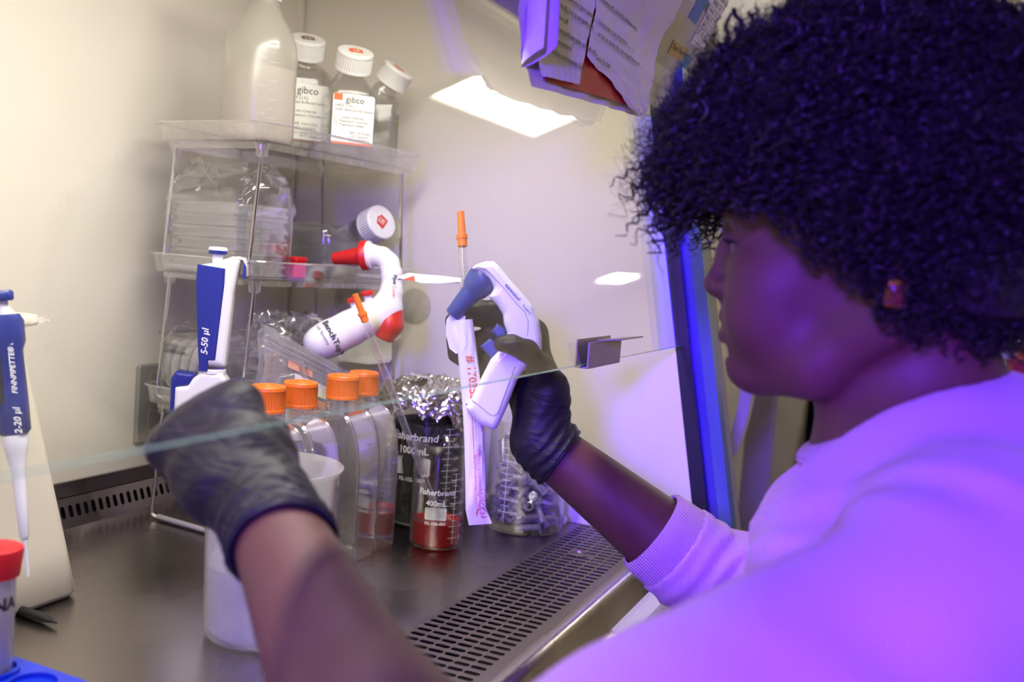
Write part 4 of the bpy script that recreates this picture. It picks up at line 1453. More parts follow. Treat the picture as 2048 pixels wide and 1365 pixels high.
# ================================================================== serological pipettes
def serological(name_label, top, bottom, group=None):
    top, bottom = Vector(top), Vector(bottom)
    L = (top - bottom).length
    t = thing('serological_pipette', name_label, 'pipette', frame(bottom, top - bottom, (0, 0, 1) if abs((top - bottom).normalized().z) < 0.9 else (-0.8, -0.5, 0)), 'serological pipettes')
    m = MB()
    m.lathe([(0.0013, 0), (0.0022, 0.004), (0.0043, 0.022), (0.0045, 0.026), (0.0045, L - 0.040), (0.0036, L - 0.034), (0.0036, L - 0.002)], 20)
    m.lathe([(0.0008, 0.002), (0.0034, 0.024), (0.0034, L - 0.042), (0.0026, L - 0.034), (0.0026, L - 0.003)], 16)
    m.build('barrel', 'acrylic', t)
    m = MB()
    for q in range(52):
        z = 0.035 + 0.0042 * q
        a0 = R(150)
        w_ = 0.0075 if q % 5 == 0 else 0.0045
        quad(m, cyl(0.0047, 0, R(205)), -w_, w_ * 0.3, z, z + 0.00035, 0, 5)
    for q in range(11):
        text(m, '%d' % (10 - q if q < 10 else 0), 0.0035, cyl(0.0047, 0.036 + 0.021 * q, R(262)), 0)
    text(m, '10 ml in 1/10', 0.004, lambda x, y: cyl(0.0047, L - 0.075, R(240))(-y, x), 0)
    m.build('graduations', 'black_ink', t, smooth=0)
    m = MB()
    m.lathe([(0.0030, L - 0.036), (0.0048, L - 0.035), (0.0048, L - 0.028), (0.0056, L - 0.0275), (0.0056, L - 0.0235), (0.0040, L - 0.023), (0.0036, L), (0, L)], 22)
    m.build('mouth_cap', 'orange_plastic', t)
    return t
serological('serological pipette with orange end leaning in the red liquid', (1.005, 0.641, 0.3085), (1.094, 0.545, 0.018))

# ================================================================== pipette controller hung on the side wall, suction cups, bracket
sp = thing('pipette_controller', 'white and red pipette controller hanging on the side wall bracket', 'pipette controller', (0, 0, 0))
f = Field.uniform((1.03, 0.62, 0.215), (1.15, 0.75, 0.385), 0.0018)
neck = [(1.1131, 0.6857, 0.3564), (1.1176, 0.6751, 0.355), (1.1191, 0.6648, 0.3466), (1.1172, 0.6587, 0.3318), (1.1133, 0.6554, 0.3093), (1.1096, 0.6548, 0.2881), (1.1060, 0.6555, 0.276)]
f.chain(neck, [0.0105, 0.0115, 0.0125, 0.0130, 0.0140, 0.0160, 0.0165], 0.006)
f.chain([(1.1066, 0.6617, 0.2876), (1.0932, 0.677, 0.2728), (1.0794, 0.6937, 0.2596), (1.0625, 0.7099, 0.2466), (1.0536, 0.7192, 0.2401)], [0.0185, 0.0205, 0.0215, 0.0220, 0.0215], 0.010)
f.cap((1.1117, 0.6895, 0.3550), (1.1119, 0.6885, 0.3552), 0.0150, 0.0150, 0.003)
f.build('body', 'white_gloss', sp)
nz = (Vector((1.1007, 0.7377, 0.3472)) - Vector((1.1121, 0.6877, 0.3555))).normalized()
m = MB()
m.M = frame((1.1119, 0.6885, 0.3554), nz, (0, 0, 1))
m.lathe([(0, 0.003), (0.0185, 0.003), (0.0195, 0.0045), (0.0195, 0.0115), (0.0180, 0.0125), (0.0125, 0.0135), (0.0118, 0.016), (0.0078, 0.049), (0.0070, 0.0515), (0.0045, 0.0515), (0.004, 0.045), (0, 0.045)], 36)
m.build('nose_cone', 'red_plastic', sp)
m = MB()
m.M = frame((1.1119, 0.6885, 0.3554), nz, (0, 0, 1))
m.lathe([(0, -0.001), (0.0178, -0.001), (0.0186, 0.0008), (0.0182, 0.003), (0, 0.003)], 36)
m.build('flange', 'white_gloss', sp)
f = Field.uniform((1.07, 0.62, 0.235), (1.14, 0.70, 0.31), 0.0016)
f.chain([(1.1095, 0.6535, 0.2853), (1.1062, 0.6505, 0.2675), (1.1028, 0.6535, 0.2555)], [0.0168, 0.0172, 0.0130], 0.004)
f.cut((1.1100, 0.6530, 0.2900), (-0.55, 0.45, 0.75))
f.cut((1.1020, 0.6535, 0.2480), (-0.15, 0.35, -0.92))
hl = f.build('heel', 'red_plastic', sp)
for A_, B_ in (((1.0840, 0.6880, 0.281), (1.0815, 0.6925, 0.2985)), ((1.0910, 0.6730, 0.289), (1.0895, 0.6770, 0.3085))):
    A_, B_ = Vector(A_), Vector(B_)
    m = MB()
    m.M = frame(A_, B_ - A_)
    h_ = (B_ - A_).length
    m.lathe([(0.0050, 0), (0.0050, h_ - 0.004), (0, h_ - 0.004)], 20)
    tg = m.build('trigger_post', 'white_gloss', sp)
    m = MB()
    m.M = frame(A_, B_ - A_)
    m.lathe([(0, h_ - 0.005), (0.0078, h_ - 0.005), (0.0085, h_ - 0.003), (0.0085, h_), (0.0070, h_ + 0.0015), (0, h_ + 0.002)], 24)
    m.build('trigger_cap', 'red_plastic', tg)
# lettering on neck and grip
m = MB()
CR, CU, CN = Vector((0.4011, -0.9131, 0.0739)), Vector((0.043, 0.0994, 0.9941)), Vector((-0.915, -0.3955, 0.0792))
def wrap_text(m, s, size, o, axis, rad, mat, **kw):
    """lettering that runs along a round handle and wraps about it"""
    axis = Vector(axis).normalized()
    side = CN.cross(axis).normalized()
    nn = axis.cross(side).normalized()
    if nn.dot(CN) < 0: nn = -nn
    o = Vector(o)
    text(m, s, size, lambda x, y: o + axis * x + (side * math.sin(y / rad) + nn * math.cos(y / rad)) * (rad + 0.0022), mat, **kw)
ax_n = Vector((1.1096, 0.6548, 0.2881)) - Vector((1.1180, 0.661, 0.338))
wrap_text(m, 'Pipet', 0.0062, Vector((1.1160, 0.6575, 0.3235)), ax_n, 0.0134, 0, bold=0.02, off=(0, 0.005))
wrap_text(m, 'Controller', 0.0062, Vector((1.1128, 0.6553, 0.3025)), ax_n, 0.0143, 1, bold=0.01, off=(0, 0.005))
gx = Vector((1.0536, 0.7192, 0.2401)) - Vector((1.0932, 0.677, 0.2728))
gax = gx.normalized()
gside = CN.cross(gax).normalized()
go = Vector((1.0610, 0.7115, 0.2455))
def grip_fn(x, y):
    a = x / 0.0222
    nn = gax.cross(gside)
    nn = nn if nn.dot(CN) > 0 else -nn
    sd = gside if gside.dot(CU) < 0 else -gside
    return go - gax * y + (sd * math.sin(a) + nn * math.cos(a)) * 0.0258
text(m, 'BenchTop\u2122', 0.0104, grip_fn, 0, bold=0.02, off=(0.006, 0.004))
text(m, 'Lab Systems', 0.0055, grip_fn, 0, off=(-0.006, -0.006))
m.build('printed_name', ['black_ink', 'orange_ink'], sp, smooth=0)
# suction-cup wall bracket
wb = thing('wall_bracket', 'white bracket plate with two clear suction cups on the side wall', 'bracket', (0, 0, 0))
m = MB()
pl_ = [(0.745, 0.205), (0.752, 0.197), (0.835, 0.190), (0.843, 0.197), (0.840, 0.215), (0.815, 0.235), (0.790, 0.262), (0.768, 0.262), (0.752, 0.250), (0.738, 0.252), (0.736, 0.236), (0.749, 0.226)]
m.loft([[(x, y, z) for y, z in pl_] for x in (1.282, 1.286)])
m.build('plate', 'white_plastic', wb, smooth=0)
m = MB()
m.loft([[(x, y, z) for x, y in ((1.240, 0.758), (1.285, 0.758), (1.285, 0.800), (1.240, 0.800))] for z in (0.196, 0.200)])
m.build('shelf_arm', 'white_plastic', wb, smooth=0)
for y in (0.845, 0.728):
    m = MB()
    m.M = frame((1.3095, y, 0.283), (-1, 0, 0), (0, 0, 1))
    m.lathe([(0.0265, 0), (0.0268, 0.001), (0.020, 0.003), (0.008, 0.008), (0.006, 0.012), (0.006, 0.020), (0, 0.020)], 40)
    m.build('suction_cup', 'suction', wb)

# ================================================================== the controller in the worker's hand
EM = Matrix.Identity(4)
for i in range(3):
    EM[i][0], EM[i][1], EM[i][2], EM[i][3] = CR[i], CU[i], CN[i], (0.8691, 0.3879, 0.28)[i]
ep = thing('pipette_controller', 'white handheld pipette controller with blue nose held in the right glove', 'pipette controller', EM)
mm = lambda l: [(x / 1000, y / 1000) for x, y in l]
body = mm([(-27.3, 72.8), (-22.2, 76.5), (-13.3, 79.5), (-5.9, 79.5), (-0.7, 75.0), (8.9, 63.2), (22.2, 48.4), (31.0, 37.3), (37.7, 21.8), (39.9, 8.5), (39.9, -4.8), (37.0, -12.2), (29.6, -17.4), (22.2, -25.5), (16.3, -34.4), (7.4, -58.0), (0.0, -74.3), (-3.7, -80.2), (-7.4, -80.9), (-19.2, -75.8), (-31.0, -63.9), (-32.5, -59.5), (-28.1, -52.9), (-20.7, -37.3), (-8.9, -13.7), (1.5, -3.3), (7.1, 10.7), (3.7, 20.3), (2.7, 29.2), (-3.0, 38.1), (-10.3, 45.5), (-5.9, 53.6), (-6.7, 56.5), (-14.8, 66.2)])
f = Field.uniform((-0.037, -0.086, -0.021), (0.045, 0.085, 0.021), 0.0012)
f.poly(body, I4, 0.0165, 0.0075)
eb = f.build('body', 'white_gloss', ep)
m = MB()
ZS = 0.0164
m.tube([(x, y, ZS - 0.0006 * (i in (0, 9))) for i, (x, y) in enumerate(mm([(-26, 71.0), (-20.7, 73.8), (-13.8, 71.5), (-8.7, 67.1), (2.9, 54.5), (14.8, 40.0), (23.6, 31.2), (27.0, 21.8), (26.3, 11.5), (24.6, 1.1)]))], 0.00035, 6)
m.tube([(x, y, ZS) for x, y in mm([(14.8, -20.3), (-1.7, -64.4), (-5.7, -67.4), (-10.3, -65.2), (-20.2, -57.0), (-26.3, -52.6)])], 0.00035, 6)
m.build('seam', 'grey_ink', eb)
m = MB()
def etext(x0, y0, ang):
    c_, s_ = math.cos(R(ang)), math.sin(R(ang))
    return lambda x, y: Vector((x0 + x * c_ - y * s_, y0 + x * s_ + y * c_, ZS + 0.0004))
text(m, 'eppendorf', 0.0048, etext(0.0120, 0.0500, -50), 0, bold=0.014)
text(m, 'Easypet 3', 0.0029, etext(0.0255, 0.0335, -50), 0, bold=0.006)
m.build('printed_name', 'blue_ink', eb, smooth=0)
m = MB()
tip, bas = Vector((-0.0458, 0.0285, 0.0)), Vector((-0.0155, 0.0640, 0.0))
m.M = frame(bas, tip - bas, (0, 0, 1))
m.lathe([(0, -0.003), (0.0150, -0.003), (0.0156, -0.001), (0.0156, 0.003), (0.0136, 0.0125), (0.0126, 0.0155), (0.0104, 0.0185), (0.0100, 0.021), (0.0078, 0.0455), (0.0072, 0.0470), (0.0055, 0.0475), (0.0050, 0.0460), (0.0030, 0.0455), (0.0028, 0.040), (0, 0.040)], 40)
m.build('nose_cone', 'nose_blue', ep)
for pts in (mm([(-8.2, 12.8), (-2.6, 20.6), (5.4, 15.0), (6.4, 8.5), (-2.2, 6.4)]), mm([(-19.0, -1.4), (-9.4, 6.4), (-3.5, 2.4), (0.7, -6.3), (-8.1, -13.4)])):
    f = Field.uniform((-0.024, -0.018, -0.013), (0.012, 0.026, 0.013), 0.0009)
    f.poly(pts, I4, 0.0095, 0.0022)
    f.build('trigger', 'nose_blue', ep)
m = MB()
m.M = T(-0.0178, -0.0672, 0)
m.tube([(-0.0138, 0.0110, -0.010), (-0.0152, 0.0090, 0.0), (-0.0138, 0.0110, 0.010)], 0.0006, 6)
m.build('base_seam', 'grey_ink', eb)

# ------------------------------------------------------------------ serological pipette in its peel-open paper wrapper
serological('serological pipette with orange end rising from the torn paper wrapper', (0.8905, 0.4510, 0.4060), (0.8560, 0.3915, 0.1130))
wr = thing('paper_wrapper', 'white paper wrapper with orange print hanging down from the right glove', 'wrapper', (0, 0, 0))
n1, n2 = 40, 28
top, bot = Vector((0.8545, 0.4235, 0.3010)), Vector((0.8525, 0.3905, 0.1065))
ax_w = (bot - top).normalized()
rt_w = (CR - ax_w * CR.dot(ax_w)).normalized()
nn_w = ax_w.cross(rt_w)
nn_w = nn_w if nn_w.dot(CN) > 0 else -nn_w
LW = (bot - top).length
def wrap_pt(u, v, lift=0.0):
    """u round the sleeve 0..1, v down it 0..1"""
    w_ = 0.0092 + 0.0008 * v + 0.0012 * max(0, v - 0.93) / 0.07
    d_ = 0.0062 * min(1, (1 - v) / 0.12 + 0.08)
    a = 2 * math.pi * u
    bend = 0.004 * math.sin(3.0 * v + 0.4)
    return top + ax_w * (LW * v) + rt_w * (math.cos(a) * w_ + bend + 0.003 * (v > 0.93) * (v - 0.93) * 20) + nn_w * (math.sin(a) * (d_ + lift))
V = np.array([[wrap_pt(i / n1, j / (n2 - 1)) for j in range(n2)] for i in range(n1)])
V += (crease(*np.meshgrid(np.linspace(0, 4, n1), np.linspace(0, 8, n2), indexing='ij'), 6, 0.00035, 4))[:, :, None] * np.array(nn_w)
tri_mesh('sleeve', V, n1, n2, 'paper', wr, wrap=True, smooth=True)
m = MB()
def wfn(x, y):
    # x metres down the sleeve, y metres to the right of its middle line
    v = x / LW
    w_ = 0.0092 + 0.0008 * v
    a = math.acos(max(-1, min(1, y / w_)))
    return wrap_pt(a / (2 * math.pi), v, 0.0006)
text(m, '# 170356', 0.0110, wfn, 0, bold=0.015, off=(0.056, 0.0022))
text(m, 'CONTENTS OF UNOPENED OR UNDAMAGED', 0.0032, wfn, 0, off=(0.157, 0.0040))
text(m, 'PACKAGE GUARANTEED STERILE', 0.0032, wfn, 0, off=(0.153, 0.0002))
text(m, 'OTHER', 0.0036, wfn, 0, off=(0.183, 0.0008))
text(m, '112921', 0.0040, wfn, 1, off=(0.126, 0.0052))
text(m, '\u2298 \u2298', 0.006, wfn, 0, off=(0.172, 0.0062))
for x0_, x1_, y0_, y1_ in ((0.060, 0.138, -0.0008, -0.0003), (0.1375, 0.138, -0.0008, 0.0082), (0.06, 0.138, 0.0078, 0.0082), (0.075, 0.132, 0.0018, 0.0021)):
    n_ = 14
    for q in range(n_):
        a0, a1 = x0_ + (x1_ - x0_) * q / n_, x0_ + (x1_ - x0_) * (q + 1) / n_
        m.add([wfn(a0, y0_), wfn(a1, y0_), wfn(a1, y1_), wfn(a0, y1_)], [(0, 1, 2, 3)], 0)
# recycling triangle with a 7
for q in range(3):
    a0 = R(90 + 120 * q)
    for w0, w1 in ((0.0036, 0.0046),):
        vs = []
        for s_ in range(5):
            a = a0 + R(18 + 84 * s_ / 4)
            k_ = 1.0 / max(0.62, math.cos((a - a0 - R(60))))
            for r_ in (w0, w1):
                vs.append(wfn(0.186 + r_ * k_ * math.sin(a) * -1, 0.0048 + r_ * k_ * math.cos(a)))
        m.add(vs, [(2 * s_, 2 * s_ + 1, 2 * s_ + 3, 2 * s_ + 2) for s_ in range(4)], 0)
text(m, '7', 0.0058, wfn, 0, bold=0.02, off=(0.186, 0.0048))
m.build('printed_text', ['orange_ink', 'black_ink'], wr, smooth=0)
# the peeled-back flaps
def strip(name, pts, widths, nrm, mat, parent, th=0.0003):
    m = MB()
    rings = []
    for i, p_ in enumerate(pts):
        p_ = Vector(p_)
        t_ = (Vector(pts[min(i + 1, len(pts) - 1)]) - Vector(pts[max(i - 1, 0)])).normalized()
        n_ = Vector(nrm)
        n_ = (n_ - t_ * n_.dot(t_)).normalized()
        s_ = t_.cross(n_)
        rings.append([tuple(p_ + s_ * widths[i] * a + n_ * (th * b_ + 0.0025 * (a * a))) for a, b_ in ((-1, 0), (-0.5, 0), (0, 0), (0.5, 0), (1, 0), (1, 1), (0.5, 1), (0, 1), (-0.5, 1), (-1, 1))])
    m.loft(rings)
    return m.build(name, mat, parent, smooth=60)
fl = strip('peeled_flap', [(0.8975, 0.449, 0.3355), (0.890, 0.468, 0.3345), (0.883, 0.484, 0.334), (0.876, 0.497, 0.3355), (0.871, 0.506, 0.3335)], [0.0045, 0.0095, 0.0105, 0.0085, 0.0015], (-0.35, -0.15, 0.9), 'paper', wr)
m = MB()
m.add([Vector((0.8655, 0.4905, 0.3358)) + CR * x + CU * y + CN * 0.006 for x, y in ((-0.006, -0.001), (0.007, -0.003), (0.006, 0.0028))], [(0, 1, 2)])
m.build('arrow_print', 'orange_ink', fl, smooth=0)
strip('torn_flap', [(0.8555, 0.4275, 0.3060), (0.8500, 0.4280, 0.2985), (0.8480, 0.4255, 0.2870), (0.8482, 0.4225, 0.2755), (0.8495, 0.4212, 0.2700)], [0.0070, 0.0085, 0.0090, 0.0080, 0.0030], CN, 'paper', wr)

# ================================================================== papers on sash and fascia, label on the lip
solid('page', rgb(232, 224, 226), 0.75, bump=(35, 0.35, 0.004))
solid('red_sheet', rgb(196, 12, 20), 0.6)
solid('yellow_tape', rgb(214, 186, 112), 0.7)
solid('cyan_note', rgb(110, 180, 212), 0.7)
solid('blue_note', rgb(96, 128, 184), 0.7)
dc = thing('torn_notice', 'torn crinkled notice pages over a red sheet, taped to the outside of the sash', 'notice', (0, 0, 0))
def ruled(name, left, right, n1, n2, yf, mat, parent, amp=0.0012, seed=1, th=0.0004, curl=None):
    """a sheet between two edges given as (x, z) points from top to bottom; yf gives its depth"""
    def rs(pl, n):
        P = np.array(pl, float)
        d = np.r_[0, np.cumsum(np.hypot(*np.diff(P, axis=0).T))]
        t_ = np.linspace(0, d[-1], n)
        return np.stack([np.interp(t_, d, P[:, 0]), np.interp(t_, d, P[:, 1])], 1)
    Lp, Rp = rs(left, n2), rs(right, n2)
    s_ = np.linspace(0, 1, n1)[:, None, None]
    P = Lp[None] * (1 - s_) + Rp[None] * s_
    uu, vv = np.meshgrid(np.linspace(0, 3, n1), np.linspace(0, 3, n2), indexing='ij')
    Y = np.vectorize(yf)(P[:, :, 0], P[:, :, 1]) + crease(uu, vv, 7, amp, seed)
    V = np.stack([P[:, :, 0], Y, P[:, :, 1]], -1)
    if curl:
        V = curl(V)
    return tri_mesh(name, V, n1, n2, mat, parent, smooth=True)
yb = lambda x, z: 0.350 - 0.5 * max(0, z - 0.62) - 0.004 * math.sin(8 * x)
ruled('back_page', [(0.775, 0.640), (0.772, 0.560), (0.790, 0.530), (0.812, 0.514)], [(1.165, 0.680), (1.165, 0.600), (1.160, 0.560), (1.128, 0.539)], 30, 24, lambda x, z: yb(x, z), 'page', dc, 0.0012, 3)
ruled('red_sheet', [(0.83, 0.640), (0.83, 0.522)], [(1.135, 0.675), (1.135, 0.547)], 16, 14, lambda x, z: yb(x, z) - 0.004, 'red_sheet', dc, 0.0006, 4)
# coordinates of the two front halves follow the tear between them
pl1 = ruled('left_page', [(0.792, 0.640), (0.797, 0.575), (0.800, 0.540), (0.812, 0.523)], [(0.930, 0.665), (0.921, 0.600), (0.9125, 0.576), (0.906, 0.561), (0.9035, 0.551), (0.9055, 0.5415), (0.901, 0.5325)], 26, 24, lambda x, z: yb(x, z) - 0.008, 'page', dc, 0.0007, 5)
pr1 = ruled('right_page', [(0.930, 0.665), (0.924, 0.600), (0.918, 0.576), (0.912, 0.563), (0.9215, 0.5585), (0.985, 0.553), (1.020, 0.5465), (1.060, 0.5385), (1.085, 0.5375)], [(1.150, 0.675), (1.152, 0.620), (1.146, 0.580), (1.138, 0.548), (1.105, 0.5345)], 26, 30, lambda x, z: yb(x, z) - 0.008, 'page', dc, 0.0008, 6)
m = MB()
n_ = 30
rings = []
for q in range(n_ + 1):
    z = 0.536 + (0.66 - 0.536) * q / n_
    rings.append([(0.790 + 0.0075 * math.cos(a) * (1 + 0.25 * (1 - q / n_)), yb(0.79, z) - 0.014 + 0.012 * math.sin(a) * (1 + 0.3 * (1 - q / n_)), z - 0.010 * math.sin(a)) for a in np.linspace(-1.4, 3.6, 14)])
m.loft(rings, close=False, cap0=False, cap1=False)
m.build('rolled_edge', 'page', dc, smooth=60)
m = MB()
rows = ['the end of 5 to how your gown sleeves', 'and keep hands clear to and gown, with', 'then remove cuff.', 'Still the gloves and have gown to touch with', 'at room temperature.', 'high sterilize approximately 15 min', '']
for i, s_ in enumerate(rows):
    text(m, s_, 0.0070, lambda x, y: Vector((0.806 + x, yb(0.806 + x, 0.60) - 0.0105, 0.6000 - 0.0105 * i + y)), 0, bold=0.015, align='LEFT')
m.build('left_text', 'black_ink', pl1, smooth=0)
m = MB()
for i, s_ in enumerate(['be used in a clean tray at +', 'of flowing with each by 25 \u00b5l/dilution series,', '', 'First to clean room temperature.', 'on the, 5x, cleaned only, then wrapped online, and', '', 'Check the date']):
    text(m, s_, 0.0070, lambda x, y: Vector((0.930 + x, yb(0.93 + x, 0.62) - 0.0110, 0.6320 - 0.0112 * i + y)), 0, bold=0.015, align='LEFT')
m.build('right_text', 'black_ink', pr1, smooth=0)
# notes on the fascia: its face between z 0.624 and 0.70
def fas(x, u):
    a, b_ = Vector((0, 0.362, 0.624)), Vector((0, 0.326, 0.700))
    d = (b_ - a).normalized()
    p_ = a + d * u
    return Vector((x, p_.y, p_.z)) + Vector((0, -d.z, d.y)) * 0.0006
def note(name, label, x0, x1, u0, u1, mat, lines, size, cat='note', skew=0.0):
    t = thing(name, label, cat, (0, 0, 0))
    m = MB()
    m.loft([[fas(x, u + skew * (x - x0)) + Vector((0, -0.0004 * k_, 0)) for x, u in ((x0, u0), (x1, u0), (x1, u1), (x0, u1))] for k_ in (0, 1)])
    s = m.build('sheet', mat, t, smooth=0)
    m = MB()
    for i, tx in enumerate(lines):
        text(m, tx, size, lambda x, y: fas(x0 + 0.003 + x, u1 - size * 0.75 - i * size * 1.3 + y + skew * x) + Vector((0, -0.0008, 0)), 0, align='LEFT')
    m.build('writing', 'black_ink', s, smooth=0)
    return t
note('tape_note', 'yellow tape with handwriting stuck on the fascia beside the cyan note', 1.248, 1.315, 0.016, 0.034, 'yellow_tape', ['Clean Thurs End'], 0.0105, skew=0.05)
note('sticky_note', 'small cyan note stuck on the fascia below the ruled chart', 1.312, 1.345, 0.002, 0.032, 'cyan_note', ['to do', 'SOS'], 0.008)
note('blue_note', 'blue note stuck high on the fascia beside the ruled chart', 1.255, 1.292, 0.066, 0.105, 'blue_note', [''], 0.01)
ch = note('wall_chart', 'printed chart with handwritten rows in a clear sleeve on the fascia', 1.308, 1.370, 0.046, 0.120, 'label_white', ['Date   Name   Use', 'monday    ok', 'tuesday   AL', 'friday    JS', '12/4   ok', '1/5    AL'], 0.0078)
m = MB()
for q in range(7):
    u = 0.050 + 0.0095 * q
    m.loft([[fas(1.309, u), fas(1.369, u), fas(1.369, u + 0.0005), fas(1.309, u + 0.0005)], [p_ + Vector((0, -0.0007, 0)) for p_ in (fas(1.309, u), fas(1.369, u), fas(1.369, u + 0.0005), fas(1.309, u + 0.0005))]])
tag(m.build('ruled_lines', 'grey_ink', ch, smooth=0), kind='stuff')
# rating label folded over the front lip
lb = thing('rating_label', 'white rating label with a round mark folded over the steel front lip', 'label', (0, 0, 0))
prof = [(0.2994, -0.0310), (0.2955, -0.0345), (0.2825, -0.0405), (0.2804, -0.0460), (0.2804, -0.0640), (0.2894, -0.0650), (0.2894, -0.150)]
m = MB()
m.loft([[(x, y - 0.0006 - k_ * 0.0004, z) for y, z in prof for k_ in (0,)] + [(x, y - 0.0010, z) for y, z in prof[::-1]] for x in (1.022, 1.230)])
lf = m.build('sheet', 'label_white', lb, smooth=0)
m = MB()
fn = lambda x, y: Vector((x, 0.2884, y))
text(m, 'Model 1386', 0.010, fn, 0, bold=0.02, align='LEFT', off=(1.030, -0.078))
text(m, 'Date 1', 0.010, fn, 0, bold=0.02, align='LEFT', off=(1.100, -0.078))
text(m, 'SN 123456-7', 0.010, fn, 0, bold=0.02, align='LEFT', off=(1.155, -0.078))
for q, s_ in enumerate(('LISTED', 'LABORATORY', 'EQUIPMENT', '2P02')):
    text(m, s_, 0.0075, fn, 0, bold=0.02, align='LEFT', off=(1.066, -0.092 - 0.0085 * q))
text(m, 'UL', 0.010, fn, 0, bold=0.03, off=(1.044, -0.106))
text(m, 'C', 0.008, fn, 0, bold=0.03, off=(1.028, -0.116))
text(m, 'US', 0.008, fn, 0, bold=0.03, off=(1.061, -0.116))
for q in range(24):
    a0, a1 = 2 * math.pi * q / 24, 2 * math.pi * (q + 1) / 24
    m.add([fn(1.044 + r_ * math.cos(a), -0.106 + r_ * math.sin(a)) for r_, a in ((0.0125, a0), (0.0140, a0), (0.0140, a1), (0.0125, a1))], [(0, 1, 2, 3)])
m.build('label_print', 'black_ink', lf, smooth=0)

# ================================================================== beyond the cabinet
solid('fridge_white', rgb(216, 212, 206), 0.4, bump=(150, 0.15, 0.001))
solid('cab_beige', rgb(178, 170, 158), 0.55)
solid('shelf_dark', rgb(26, 22, 20), 0.6)
solid('wood_brown', rgb(92, 46, 28), 0.6)
solid('box_white', rgb(214, 220, 236), 0.6)
solid('roll_grey', rgb(140, 130, 120), 0.6)
solid('bag_orange', rgb(232, 128, 74), 0.55)
solid('box_red', rgb(190, 36, 50), 0.55)
fr_ = thing('refrigerator', 'tall white refrigerator with a bowed door handle beside the cabinet', 'refrigerator', (0, 0, 0))
m = MB()
m.prism(rrect(0.66, 0.60, 0.012, 4, 2.02, 0.765), FL + 0.06, 1.10)
m.build('body', 'fridge_white', fr_)
for z0_, z1_ in ((FL + 0.06, 0.62), (0.635, 1.10)):
    m = MB()
    m.prism(rrect(0.66, 0.055, 0.012, 5, 2.02, 0.428), z0_, z1_)
    m.build('door', 'fridge_white', fr_)
m = MB()
hp = []
for q in range(25):
    u = q / 24
    hp.append((1.735, 0.398 - 0.100 * math.sin(math.pi * min(1, u * 1.0)) ** 0.8, -0.115 + 0.62 * u))
m.loft([[(x + dx, y + dy, z) for dx, dy in ((-0.018, -0.010), (0.018, -0.010), (0.018, 0.010), (-0.018, 0.010))] for x, y, z in hp])
hd_ = m.build('door_handle', 'fridge_white', fr_, smooth=60)
for z in (-0.115, 0.505):
    m = MB()
    m.M = frame((1.735, 0.402, z), (0, -1, 0))
    m.lathe([(0, 0), (0.022, 0), (0.022, 0.012), (0, 0.012)], 20)
    m.build('handle_mount', 'column_cream', hd_)
cbt = thing('tall_cupboard', 'beige tall cupboard standing behind the refrigerator', 'cupboard', (0, 0, 0))
m = MB()
m.box(2.62, 3.30, 0.375, 1.40, FL, 1.30)
m.build('carcass', 'cab_beige', cbt, smooth=0)
m = MB()
m.box(2.60, 2.62, 0.380, 0.88, FL + 0.05, 1.28)
m.build('door', 'cab_beige', cbt, smooth=0)
sh = thing('open_shelving', 'dark open shelving beyond the beige cupboard', 'shelf', (0, 0, 0))
m = MB()
m.box(3.62, 3.64, -0.9, 0.44, FL, 0.085)
m.build('back_board', 'shelf_dark', sh, smooth=0)
for z in (-0.50, -0.20, 0.085):
    m = MB()
    m.box(3.30, 3.64, -0.9, 0.44, z - 0.025, z)
    m.build('shelf_board', 'cab_beige' if z > 0 else 'shelf_dark', sh, smooth=0)
for y in (-0.9, 0.41):
    m = MB()
    m.box(3.30, 3.64, y, y + 0.03, FL, 0.06)
    m.build('side_board', 'shelf_dark', sh, smooth=0)
t = thing('carton', 'brown carton standing on the dark shelf', 'box', (0, 0, 0))
m = MB()
m.box(3.36, 3.56, 0.17, 0.33, -0.1985, -0.02)
m.build('box_body', 'wood_brown', t, smooth=0)
m = MB()
m.box(3.355, 3.56, 0.17, 0.33, -0.0195, -0.012)
m.build('lid', 'wood_brown', t, smooth=0)
# things on the bench top behind the worker's neck
bn = thing('side_bench', 'bench beyond the worker with supplies on it', 'bench', (0, 0, 0))
m = MB()
m.box(2.35, 3.05, -1.3, 0.16, 0.125, 0.150)
m.build('bench_top', 'cab_beige', bn, smooth=0)
for x in (2.38, 3.0):
    for y in (-1.26, 0.10):
        m = MB()
        m.box(x, x + 0.04, y, y + 0.04, FL, 0.125)
        m.build('leg', 'shelf_dark', bn, smooth=0)
t = thing('glove_box', 'pale cardboard box lying on the bench behind the neck', 'box', T(2.62, -0.105, 0.218, R(14)))
m = MB()
m.prism(rrect(0.10, 0.20, 0.004, 2), 0, 0.026, bevel=0.001)
m.build('carton', 'box_white', t, smooth=0)
m = MB()
m.prism(rrect(0.07, 0.12, 0.03, 4), 0.0262, 0.028)
m.build('opening_flap', 'box_red', t, smooth=0)
t = thing('tape_roll', 'grey roll lying on its side on the bench', 'roll', frame((2.60, -0.105, 0.183), (-1, 0.1, 0), (0, 0, 1)))
m = MB()
m.lathe([(0.014, -0.03), (0.033, -0.03), (0.033, 0.03), (0.014, 0.03), (0.014, -0.03)], 28)
m.build('roll_body', 'roll_grey', t)
m = MB()
m.lathe([(0.0125, -0.031), (0.0138, -0.031), (0.0138, 0.031), (0.0125, 0.031), (0.0125, -0.031)], 20)
m.build('core', 'wood_brown', t)
t = thing('chip_bag', 'orange and red crinkled packet standing on the bench', 'bag', T(2.60, -0.185, 0.1505))
film_bag('packet', -0.03, 0.03, -0.045, 0.045, 0.0, [(0, 1, 1), (0.4, 1, 1), (0.85, 0.5, 1), (1.0, 0.1, 0.95, 0.11)], 'bag_orange', t, 0.003, 14)
m = MB()
